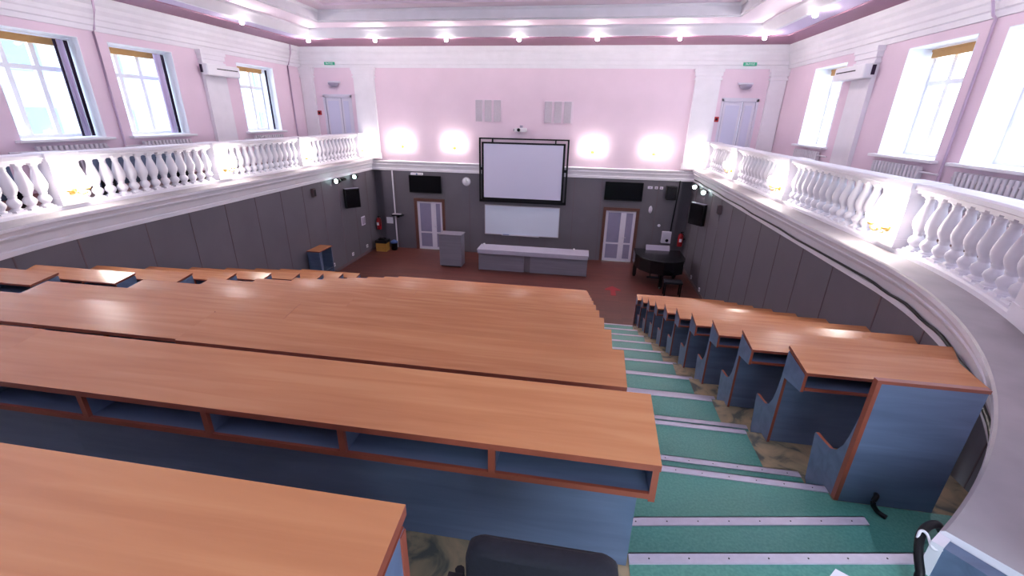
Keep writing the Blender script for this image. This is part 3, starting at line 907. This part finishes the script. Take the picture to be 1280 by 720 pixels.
o = empty('loudspeaker', (3.15, YF, -2.68), 'black loudspeaker high on the front wall, right of the television', 'loudspeaker')
g = G(); g.box(2.98, 3.33, YF-.32, YF-.05, -2.70, -2.22); obj('cabinet', g, 'black', o, bevel=.015)
g = G(); g.lathe([(.13, -.32), (.12, -.325), (.05, -.322)], (3.155, YF, -2.53), 18, axis='y'); g.lathe([(.05, -.32), (.045, -.325)], (3.155, YF, -2.31), 14, axis='y'); obj('driver', g, 'blackcloth', o)
g = G(); g.box(3.1, 3.2, YF-.05, YF, -2.5, -2.4); obj('mount', g, 'black', o)
for k, x in enumerate((2.42, 2.64, 2.82)):
    o = empty('junction_box', (x, YF, -2.32), 'small cream wall socket in a row of three beside the loudspeaker, %s from the television' % ORD[k], 'socket', 'cream sockets beside the loudspeaker')
    s_ = .055 if k else .085
    g = G(); g.box(x-s_, x+s_, YF-.04, YF, -2.37, -2.28); obj('casing', g, 'cream', o, bevel=.006)
    g = G(); g.lathe([(.025, -.04), (.02, -.043)], (x, YF, -2.325), 10, axis='y'); obj('hole', g, 'dome', o)
o = empty('wall_speaker', (2.52, YF, -3.26), 'white oval wall fitting right of the right stage door', 'wall fitting')
g = G(); g.lathe([(.07, 0), (.075, -.03), (.05, -.055), (.01, -.06)], (0, 0, 0), 16, axis='y'); g.v = [(a*.9+2.53, b+YF, c*1.9-3.13) for (a, b, c) in g.v]; obj('casing', g, 'cream', o)
o = empty('wall_fitting', (2.92, YF, -3.78), 'small round white fitting above the white control box', 'wall fitting')
g = G(); g.lathe([(.055, 0), (.055, -.025), (.03, -.035)], (2.92, YF, -3.72), 14, axis='y'); obj('casing', g, 'cream', o)
o = empty('control_box', (3.25, YF, -4.4), 'white electrical box with a black dial near the right stage corner', 'electrical box')
g = G(); g.box(3.06, 3.40, YF-.13, YF, -4.36, -3.92); obj('casing', g, 'cream', o, bevel=.012)
g = G(); g.lathe([(.06, -.13), (.055, -.15)], (3.26, YF, -4.25), 14, axis='y'); obj('dial', g, 'black', o)
g = G(); g.tube([(3.36, YF-.03, -3.92), (3.37, YF-.03, -3.6), (3.44, YF-.03, -2.3), (3.44, YF-.03, ZP)], .022, 8); tag(obj('cable', g, 'black'), 'dark cable dropping down the front wall to the white electrical box', 'cable')

# stage furniture
o = empty('lectern', (-4.65, 15.05, F), 'plain grey lectern standing left of the long stage table', 'lectern')
g = G(); g.box(-5.06, -4.24, 14.95, 14.98, F+.05, F+1.20); g.box(-5.06, -5.03, 14.98, 15.45, F+.03, F+1.2); g.box(-4.27, -4.24, 14.98, 15.45, F+.03, F+1.2)
obj('body', g, 'greyshell', o)
g = G(); g.box(-5.09, -4.21, 14.92, 15.48, F+1.20, F+1.23); obj('top', g, 'greyshell', o)
g = G(); g.box(-5.02, -4.28, 14.99, 15.4, F, F+.05); obj('plinth', g, 'black', o)
g = G(); g.box(-5.03, -4.27, 14.98, 15.44, F+.7, F+.72); obj('shelf', g, 'greyshell', o)

o = empty('presidium_table', (-1.6, 15.1, F), 'long grey two-section panelled table with pale top at the middle of the stage', 'table')
g = G(); g.box(-3.60, .36, 14.76, 15.5, F+.77, F+.81); g.box(-3.58, .34, 14.755, 14.762, F+.66, F+.77); obj('tabletop', g, 'countertop', o, bevel=.006)
for a, b in ((-3.56, -1.90), (-1.68, .33)):
    g = G(); g.box(a, b, 14.84, 14.87, F+.03, F+.77)
    for k in (1, 2): g.box(a+.01, b-.01, 14.834, 14.84, F+.03+.245*k-.006, F+.03+.245*k)
    obj('front_panel', g, 'greyshell', o)
g = G(); g.box(-1.90, -1.68, 14.90, 14.93, F+.03, F+.77); obj('recess_panel', g, 'wallgrey', o)
for x in (-3.56, .30):
    g = G(); g.box(x, x+.03, 14.872, 15.42, F, F+.77); obj('side_panel', g, 'greyshell', o)
g = G(); g.box(-3.5, -3.44, 15.3, 15.44, F+.81, F+.86); tag(obj('card_holder', g, 'white'), 'tiny white card holder at the left end of the stage table', 'card holder')
g = G(); g.box(-.20, -.14, 15.3, 15.44, F+.81, F+.86); tag(obj('card_holder', g, 'white'), 'tiny white card holder near the right end of the stage table', 'card holder')

# grand piano
o = empty('grand_piano', (2.6, 14.9, F), 'black grand piano with closed lid in the right stage corner', 'piano')
out = [(1.93, 15.55), (1.93, 14.95), (2.05, 14.55), (2.35, 14.20), (2.75, 14.05), (3.10, 14.10), (3.40, 14.30), (3.48, 14.6), (3.48, 15.55)]
g = G(); g.prism(out, F+.52, F+.96, 'z'); obj('case', g, 'blacklacquer', o, bevel=.012)
g = G(); g.prism([(a*1.0+(.02 if a > 2.7 else -.02), b-(.03 if b < 14.5 else 0)) for a, b in out], F+.962, F+.985, 'z'); obj('lid', g, 'blacklacquer', o, bevel=.006)
for x, y in ((2.02, 15.4), (3.38, 15.4), (2.75, 14.25)):
    g = G(); g.prism([(x-.06, y-.06), (x+.06, y-.06), (x+.06, y+.06), (x-.06, y+.06)], F+.06, F+.66, 'z'); g.lathe([(.045, 0), (.05, .03), (.03, .06)], (x, y, F), 10); obj('leg', g, 'blacklacquer', o)
g = G(); g.box(2.4, 2.9, 14.9, 15.0, F+.12, F+.16); g.tube([(2.5, 14.95, F+.14), (2.5, 14.95, F+.66)], .02); g.tube([(2.8, 14.95, F+.14), (2.8, 14.95, F+.66)], .02); obj('pedal_lyre', g, 'blacklacquer', o)
g = G(); g.box(2.0, 3.42, 15.55, 15.72, F+.66, F+.72); obj('keyboard', g, 'blacklacquer', o)
g = G(); v = [(2.35, 15.42, F+.99), (3.10, 15.42, F+.99), (3.10, 15.50, F+1.17), (2.35, 15.50, F+1.17)]
g.prism([(15.40, F+.985), (15.42, F+.985), (15.53, F+1.14), (15.51, F+1.14)], 2.32, 3.12, 'x'); obj('music_desk', g, 'dome', o)
o = empty('piano_stool', (3.05, 13.7, F), 'low dark stool half hidden in shadow before the piano', 'stool')
g = G(); g.box(2.75, 3.30, 13.55, 13.85, F+.42, F+.50); obj('seat', g, 'blackcloth', o, bevel=.02)
for x in (2.79, 3.26):
    for y in (13.59, 13.81):
        g = G(); g.box(x-.02, x+.02, y-.02, y+.02, F, F+.42); obj('leg', g, 'black', o)

# red arrow stuck on the stage floor
g = G(); zz = F
g.prism([(1.12, 13.30), (1.28, 13.30), (1.28, 13.75), (1.45, 13.75), (1.45, 13.85), (1.20, 14.15), (.95, 13.85), (.95, 13.75), (1.12, 13.75)], zz+.0005, zz+.004, 'z')
tag(obj('floor_arrow', g, 'redmark'), 'red arrow marking stuck on the stage floor at the foot of the right aisle', 'floor marking')

# side cabinet on the left wall
o = empty('side_cabinet', (-8.16, 12.35, F), 'tall narrow grey cabinet with wood top and open side against the left wall', 'cabinet')
xa, xb, ya, yb, zt = -8.40+.03, -7.95, 12.0, 12.7, F+1.20
g = G(); g.box(xa, xb, ya, ya+.03, F, zt); g.box(xa, xb, yb-.03, yb, F, zt); g.box(xa, xa+.02, ya+.03, yb-.03, F, zt); g.box(xb-.02, xb, ya+.03, ya+.12, F, zt); obj('body', g, 'grey', o)
g = G(); g.box(xa, xb+.02, ya-.02, yb+.02, zt, zt+.03, 0, None, 1); obj('top', g, ['wood', 'edge'], o)
g = G(); g.box(xa+.02, xb-.03, ya+.03, yb-.03, F+.5, F+.52); obj('shelf', g, 'grey', o)
g = G(); g.box(xa+.02, xb-.03, ya+.03, yb-.03, F+.02, F+.04); obj('shelf', g, 'grey', o)

# ------------------------------------------------------------------ side-wall things
def side_tv(side, y, z, lab):
    x = XC+side*RW
    o = empty('side_monitor', (x, y, z-.36), lab, 'television', 'monitors on the side walls')
    cx, cy = x-side*.26, y
    g = G(); g.box(-.27, .27, -.07, .07, z-.34, z+.34); g2 = G(); g2.box(-.24, .24, -.076, -.0701, z-.31, z+.31)
    g3 = G(); g3.box(-.02, .02, .035, .30, z-.05, z+.05)
    g4 = G(); g4.box(-.26, .26, -.05, .06, z+.34, z+.355)
    ang = -side*math.radians(52)
    ca, sa = math.cos(ang), math.sin(ang)
    for q in (g, g2, g4): q.v = [(cx+a*ca-b*sa, cy+a*sa+b*ca, c) for a, b, c in q.v]
    obj('casing', g, 'black', o, bevel=.01); obj('screen', g2, 'screenblack', o); obj('top_edge', g4, 'dome', o)
    g = G(); g.tube([(cx+side*.02, cy+.03, z), (x, cy+.1, z)], .03); obj('wall_mount', g, 'black', o)
side_tv(-1, 14.75, -2.82, 'black monitor on a bracket on the left wall')
side_tv(1, 14.75, -2.80, 'black monitor on a bracket on the right wall')
def small_speaker(side, y, z, lab):
    x = XC+side*RW
    o = empty('wall_speaker', (x, y, z-.12), lab, 'speaker', 'small dark speakers on the side walls')
    a, b = sorted((x, x-side*.10))
    g = G(); g.box(a, b, y-.07, y+.07, z-.13, z+.13); obj('cabinet', g, 'seam', o, bevel=.01)
    a, b = sorted((x-side*.10, x-side*.105))
    g = G(); g.box(a, b, y-.05, y+.05, z-.1, z+.1); obj('grille', g, 'black', o)
small_speaker(-1, 12.8, -2.34, 'small dark speaker on the left wall under the balcony')
small_speaker(1, 13.3, -2.36, 'small dark speaker on the right wall under the balcony')
def spots(side, ys, z, nm):
    x = XC+side*RW-side*.16
    for k, y in enumerate(ys):
        o = empty('spotlight', (x, y, z-.06), 'small lit spotlight under the %s balcony ledge, %s the front wall' % (nm, 'nearer' if k else 'farther from'), 'spotlight', 'spotlights under the balcony ledges')
        g = G(); g.lathe([(.075, .20), (.085, .10), (.085, 0), (.07, -.005)], (x, y, z), 14, axis='y'); obj('housing', g, 'black', o)
        g = G(); g.lathe([(.07, -.004), (.065, -.012)], (x, y, z), 14, axis='y'); obj('lens', g, 'led', o)
        g = G(); g.box(min(x, x+side*.165), max(x, x+side*.165), y+.08, y+.12, z-.02, z+.02); obj('bracket', g, 'black', o)
    g = G(); ym = (ys[0]+ys[1])/2; xx = XC+side*RW
    g.box(min(xx, xx-side*.12), max(xx, xx-side*.12), ym-.12, ym+.12, z-.06, z+.02)
    tag(obj('spotlight_box', g, 'black'), 'black box between the two spotlights under the %s balcony' % nm, 'electrical box')
spots(-1, (14.0, 15.25), -2.13, 'left'); spots(1, (14.9, 16.15), -2.13, 'right')
for side, ys, z, nm in ((-1, (13.45, 14.8, 15.95), -4.94, 'left'), (1, (13.95, 15.15, 16.5), -5.06, 'right')):
    x = XC+side*RW
    for k, y in enumerate(ys):
        o = empty('wall_socket', (x, y, z-.05), 'white wall socket low on the %s wall, %s from the front wall' % (nm, ORD[2-k]), 'socket', 'white sockets low on the side walls')
        a, b = sorted((x, x-side*.03)); g = G(); g.box(a, b, y-.06, y+.06, z-.06, z+.06); obj('plate', g, 'white', o, bevel=.006)
        g = G(); g.lathe([(.035, -side*.03), (.03, -side*.033)], (x, y, z), 12, axis='x'); obj('outlet', g, 'dome', o)
o = empty('switch_panel', (-8.43, 15.85, -4.05), 'pair of white switch plates on the left wall above the sockets', 'switch')
x = XC-RW
g = G(); g.box(x, x+.03, 15.70, 15.98, -4.06, -3.72); obj('plate', g, 'cream', o, bevel=.006)
g = G(); g.box(x+.03, x+.036, 15.74, 15.83, -4.02, -3.76); g.box(x+.03, x+.036, 15.86, 15.95, -4.02, -3.76); obj('rocker', g, 'dome', o)

# air conditioners on the middle pilasters
for side, y0, y1 in ((-1, 12.12, 13.38), (1, 11.93, 13.22)):
    x = (XL+.10) if side < 0 else (XR-.10)
    nm = 'left' if side < 0 else 'right'
    o = empty('air_conditioner', (x, (y0+y1)/2, .92), 'white air conditioner across the pilaster on the %s upper wall' % nm, 'air conditioner', 'air conditioners on the upper walls')
    a, b = sorted((x, x-side*.22)); g = G(); g.box(a, b, y0, y1, .95, 1.25); obj('casing', g, 'whitegloss', o, bevel=.03)
    a, b = sorted((x-side*.22, x-side*.226)); g = G(); g.box(a, b, y0+.35, y1-.1, 1.12, 1.145); obj('slot', g, 'screw', o)
    a, b = sorted((x+side*.0, x-side*.07)); g = G(); g.box(a, b, y0-.02, y0, 1.02, 1.22); obj('end_shade', g, 'purple', o)  # dark strip standing in for the shade at the casing's near end

# radiators under the windows
for side in (-1, 1):
    x = XR if side > 0 else XL
    for k, (y0, y1) in enumerate(WINS[side]):
        if k == 0: continue
        wd = {1: 'third', 2: 'second', 3: 'first'}[k]
        o = empty('radiator', (x-side*.1, (y0+y1)/2, ZL), 'white ribbed radiator under the %s window from the front, %s wall' % (wd, 'right' if side > 0 else 'left'), 'radiator', 'radiators under the windows')
        n_ = 14
        for j in range(n_):
            yc = y0+.12+(y1-y0-.24)*(j+.5)/n_; g = G()
            a, b = sorted((x-side*.05, x-side*.13)); g.box(a, b, yc-.032, yc+.032, ZL+.25, -.72); obj('rib', g, 'radiator', o, bevel=.015)
        g = G(); g.tube([(x-side*.09, y0-.12, ZL+.30), (x-side*.09, y1-.1, ZL+.30)], .02); g.tube([(x-side*.09, y0-.32, -.82), (x-side*.09, y1-.1, -.82)], .02)
        g.box(*sorted((x-side*.02, x)), y0+.2, y0+.24, ZL+.3, -.8); g.box(*sorted((x-side*.07, x)), y0+.2, y0+.24, -.83, -.80)
        obj('pipe_mount', g, 'radiator', o)

# roller blinds in the window heads, drapes on the left windows
nmw = {1: 'third', 2: 'second', 3: 'first', 0: 'fourth'}
for side in (-1, 1):
    xi = XR if side > 0 else XL
    for k, (y0, y1) in enumerate(WINS[side]):
        if k == 0: continue
        x = xi+side*.42
        o = empty('roller_blind', (x, (y0+y1)/2, WZ1-.2), 'rolled-up ochre blind atop the %s window from the front, %s wall' % (nmw[k], 'right' if side > 0 else 'left'), 'blind', 'ochre roller blinds')
        g = G(); g.box(*sorted((x-.02, x+.02)), y0+.06, y1-.06, WZ1-.19, WZ1-.07); obj('fabric', g, 'orange', o)
        g = G(); g.tube([(x, y0+.04, WZ1-.055), (x, y1-.04, WZ1-.055)], .03); obj('roller', g, 'orange', o)
def drape(g, x, y0, y1, z0, z1, amp, waves, m=0):
    n = 24; vs = []; fs = []
    for i in range(n+1):
        t = i/n; y = y0+(y1-y0)*t; dx = amp*math.sin(t*waves*2*PI)
        for z in (z0, z1): vs.append((x+dx, y, z))
        for z in (z0, z1): vs.append((x+dx-.006, y, z))
    for i in range(n):
        a = i*4; b = a+4
        fs += [(a, b, b+1, a+1), (a+2, a+3, b+3, b+2), (a, a+2, b+2, b), (a+1, b+1, b+3, a+3)]
    fs += [(0, 1, 3, 2), (n*4, n*4+2, n*4+3, n*4+1)]
    g.add(vs, fs, m, True)
for k, (bands, w) in {1: ([(9.02, 8.94, 'purple'), (8.93, 8.80, 'sheer'), (8.79, 8.73, 'purple')], 'third'), 2: ([(11.33, 11.24, 'purple'), (11.23, 11.02, 'sheer')], 'second'), 3: ([(15.33, 15.25, 'purple')], 'first')}.items():
    x = XL-.22
    o = empty('curtain', (x, bands[0][0], WZ0), 'dark purple curtain gathered beside the %s left window from the front' % w, 'curtain', 'gathered curtains of the left windows')
    for (ya, yb, mt) in bands:
        g = G(); drape(g, x, yb, ya, WZ0+.03, WZ1-.08, .03, 2); obj('dark_panel' if mt == 'purple' else 'sheer_panel', g, mt, o)
    g = G(); g.tube([(x, WINS[-1][k][0]+.02, WZ1-.06), (x, WINS[-1][k][1]-.02, WZ1-.06)], .014); obj('rail', g, 'white', o)

# pipes on the upper walls
for (x, y, lab) in ((XL+.04, 9.42, 'thin grey pipe running up the left wall between the two nearer windows'), (XL+.04, 16.2, 'thin grey pipe running up the left wall near the front corner'), (XR-.04, 9.12, 'pale pipe running up the right wall between the two nearer windows')):
    g = G(); s = 1 if x < 0 else -1
    g.tube([(x, y, ZL), (x, y, ZC0-.02), (x+s*.05, y, ZC0+.03), (x+s*.19, y, ZC0+.4), (x+s*.22, y, ZC1+.0)], .022)
    tag(obj('pipe', g, 'pipe'), lab, 'pipe', 'pipes on the upper walls')

# cable tacked along the right ledge
g = G(); pts = []
for i, (o_, w_) in enumerate(hpath(1, -44, steps=26)):
    if i == 0:
        for k in range(14): pts.append((XC+RW-.052, YF-.2-(YF-.2-CY)*k/14, ZP+.075+.012*math.sin(k*2.1)))
        continue
    r = RW-.052; pts.append((o_[0]+w_[0]*r, o_[1]+w_[1]*r, ZP+.08+.012*math.sin(i*1.3)))
g.tube(pts, .017, 8)
g.tube([pts[-1], (pts[-1][0]-.05, pts[-1][1]-.02, ZP-.3), (pts[-1][0]-.06, pts[-1][1]-.05, ZP-.6)], .017, 8)
tag(obj('cable', g, 'black'), 'thick black cable tacked along the moulding of the right balcony ledge', 'cable')

# ------------------------------------------------------------------ near things
o = empty('chair', (-.02, .74, tier(11)), 'dark navy upholstered chair at the bottom edge, its back to the last long desk', 'chair')
zf = tier(11); yb_ = .80; zt = -.985
def rrect(w, h, r, cz, k=6):
    pts = []
    for (sx, sz, a0) in ((1, 1, 0), (-1, 1, 90), (-1, -1, 180), (1, -1, 270)):
        for i in range(k+1):
            a = math.radians(a0+90*i/k); pts.append((sx*(w/2-r)+r*math.cos(a), cz+sz*(h/2-r)+r*math.sin(a)))
    return pts
g = G(); W_, H_ = .385, .40
pts = rrect(W_, H_, .07, 0)
lay = [(0, .93), (.012, 1.0), (.045, 1.0), (.06, .94)]
vs = []
cxx = -.035
for (d, s) in lay:
    for (a, b) in pts:
        bow = -.035*(1-(2*a/W_)**2)
        vs.append((cxx+a*s, yb_-.04+d+bow, zt-H_/2+b*s-.008*(math.cos(2*PI*a/W_)+1)*(1 if b > 0 else 0)))
npt = len(pts); fs = []
for i in range(len(lay)-1):
    for k in range(npt): fs.append((i*npt+k, i*npt+(k+1) % npt, (i+1)*npt+(k+1) % npt, (i+1)*npt+k))
fs += [tuple(range(npt))[::-1], tuple((len(lay)-1)*npt+k for k in range(npt))]
g.add(vs, fs, 0, True); obj('backrest', g, 'blackcloth', o)
g = G(); g.box(-.235, .165, .34, .76, zf+.42, zf+.49); obj('seat', g, 'blackcloth', o, bevel=.03)
for sx in (-.243, .173):
    g = G(); g.tube([(sx, yb_-.05, -1.10), (sx, yb_-.10, -1.09), (sx, yb_-.20, -1.10), (sx, yb_-.40, -1.13), (sx, yb_-.42, -1.18), (sx, yb_-.40, zf+.44)], .013); g.box(sx-.02, sx+.02, yb_-.34, yb_-.06, -1.088, -1.068); obj('armrest', g, 'black', o, bevel=.006)
for sx in (-.243, .173):
    g = G(); g.tube([(sx, yb_-.03, -1.10), (sx, yb_-.03, zf+.44), (sx, yb_+.01, zf)], .013); obj('leg', g, 'black', o)
    g = G(); g.tube([(sx, .38, zf+.44), (sx, .34, zf)], .013); obj('leg', g, 'black', o)

# folded paper lying on a small low stool-table at the bottom edge
o = empty('low_table', (.86, .8, tier(11)), 'small white-topped side table cut off by the bottom edge beside the steps', 'table')
g = G(); g.prism([(.40, .62), (.735, .945), (.80, .905), (.82, .60)], -1.12, -1.10, 'z'); obj('top', g, 'paper', o)
for x, y in ((.50, .66), (.70, .84), (.76, .66)):
    g = G(); g.box(x-.015, x+.015, y-.015, y+.015, tier(11)+.004, -1.12); obj('leg', g, 'steel', o)

# black cable bundle looping from the ledge end to the floor
g = G()
P0 = [(1.735, 1.775, -1.73), (1.68, 1.745, -1.67), (1.61, 1.705, -1.65), (1.555, 1.655, -1.66), (1.525, 1.60, -1.70), (1.515, 1.55, -1.745), (1.505, 1.50, -1.785), (1.49, 1.2, -1.793), (1.48, .9, -1.793)]
def smooth_path(P, n=6):
    out = []
    for i in range(len(P)-1):
        p0 = Vector(P[max(i-1, 0)]); p1 = Vector(P[i]); p2 = Vector(P[i+1]); p3 = Vector(P[min(i+2, len(P)-1)])
        for k in range(n):
            t = k/n; out.append(.5*((2*p1)+(p2-p0)*t+(2*p0-5*p1+4*p2-p3)*t*t+(3*p1-p0-3*p2+p3)*t**3))
    out.append(Vector(P[-1])); return out
o = empty('cable_loop', (1.5, 1.5, tier(11)), 'black cable bundle looping from the balcony ledge end down to the steps', 'cable')
g.tube(smooth_path(P0), .017, 10); obj('cord', g, 'black', o)
g = G(); g.tube(smooth_path([(1.53, 1.63, -1.69), (1.545, 1.655, -1.635), (1.57, 1.65, -1.64), (1.575, 1.605, -1.67), (1.615, 1.60, -1.66)]), .006, 6); obj('tie', g, 'white', o, label='white tie')
g = G(); g.tube(smooth_path([(1.83, 2.285, tier(10)+.10), (1.815, 2.26, tier(10)+.11), (1.80, 2.245, tier(10)+.07), (1.83, 2.235, tier(10)+.025), (1.86, 2.20, tier(10)+.02)]), .014, 8)
tag(obj('strap', g, 'black'), 'short black strap at the foot of the tall grey-blue bench back', 'strap')

# ochre-edged benches stored along the left balcony
for k, (yc, w) in enumerate(((5.1, 'nearer'), (8.2, 'farther'))):
    o = empty('balcony_bench', (-9.3, yc, ZL), 'grey bench with ochre edge on the left balcony behind the balusters, the %s one' % w, 'bench', 'benches on the left balcony')
    g = G(); g.box(-9.36, -9.30, yc-.9, yc+.9, ZL+.2, ZL+.72); obj('backrest', g, 'grey', o)
    g = G(); g.box(-9.30, -8.98, yc-.9, yc+.9, ZL+.38, ZL+.42); obj('seat', g, 'orangechair', o)
    for y in (yc-.85, yc+.85):
        g = G(); g.box(-9.36, -9.0, y-.02, y+.02, ZL+.008, ZL+.38); obj('leg', g, 'black', o)

# building across the yard, seen faintly through the left windows
o = empty('outside_building', (-26, 10, -6), 'pale building across the yard, seen through the left windows', 'building')
g = G(); g.box(-30, -26, -12, 40, -9, 5.5); obj('wall', g, 'facade', o)
for iy in range(-10, 38, 4):
    for z in (-2.2, 1.6):
        g = G(); g.box(-26, -25.96, iy, iy+1.5, z, z+2.2); obj('window', g, 'facadewin', o)

# ------------------------------------------------------------------ shift everything so that the stage floor is z = 0
for ob in list(COL.objects):
    if ob.parent is None: ob.location = Vector(ob.location)+SHIFT

# ------------------------------------------------------------------ light
w = bpy.data.worlds.new('World'); SC.world = w; w.use_nodes = True
bg = w.node_tree.nodes['Background']; bg.inputs['Color'].default_value = (.72, .87, 1.0, 1); bg.inputs['Strength'].default_value = 8.0
def portal(x, y, z, sx, sy, rot):
    l = bpy.data.lights.new('daylight_portal', 'AREA'); l.shape = 'RECTANGLE'; l.size = sx; l.size_y = sy
    l.cycles.is_portal = True
    ob = bpy.data.objects.new('daylight_portal', l); COL.objects.link(ob); ob.location = Vector((x, y, z))+SHIFT; ob.rotation_euler = rot
for side in (-1, 1):
    xi = (XR if side > 0 else XL)+side*.63
    for (y0, y1) in WINS[side]:
        portal(xi, (y0+y1)/2, (WZ0+WZ1)/2, WZ1-WZ0, y1-y0, (0, side*PI/2, 0))
for (a, b) in bw: portal((a+b)/2, YB-.42, .35, b-a, 3.1, (PI/2, 0, 0))

# ------------------------------------------------------------------ camera
f = 548.87
R = ((-.154576676), .371275758, .0193090341)
def camrot(y, p, r):
    import itertools
    base = Matrix(((1, 0, 0), (0, 0, -1), (0, 1, 0)))
    rz = lambda a: Matrix(((math.cos(a), -math.sin(a), 0), (math.sin(a), math.cos(a), 0), (0, 0, 1)))
    rx = lambda a: Matrix(((1, 0, 0), (0, math.cos(a), -math.sin(a)), (0, math.sin(a), math.cos(a))))
    return rz(r) @ rx(p) @ base @ rz(y)
RM = camrot(*R)
cam = bpy.data.cameras.new('camera'); co = bpy.data.objects.new('camera', cam); COL.objects.link(co)
cam.sensor_width = 36; cam.lens = f/1280*36; cam.clip_start = .02; cam.clip_end = 200
X, Y, Z = Vector(RM[0]), -Vector(RM[1]), -Vector(RM[2])
mw = Matrix(((X[0], Y[0], Z[0], SHIFT[0]), (X[1], Y[1], Z[1], SHIFT[1]), (X[2], Y[2], Z[2], SHIFT[2]), (0, 0, 0, 1)))
co.matrix_world = mw
SC.camera = co
SC.view_settings.view_transform = 'Standard'; SC.view_settings.look = 'None'
SC.view_settings.exposure = 0.17; SC.view_settings.gamma = 1; SC.view_settings.use_curve_mapping = False
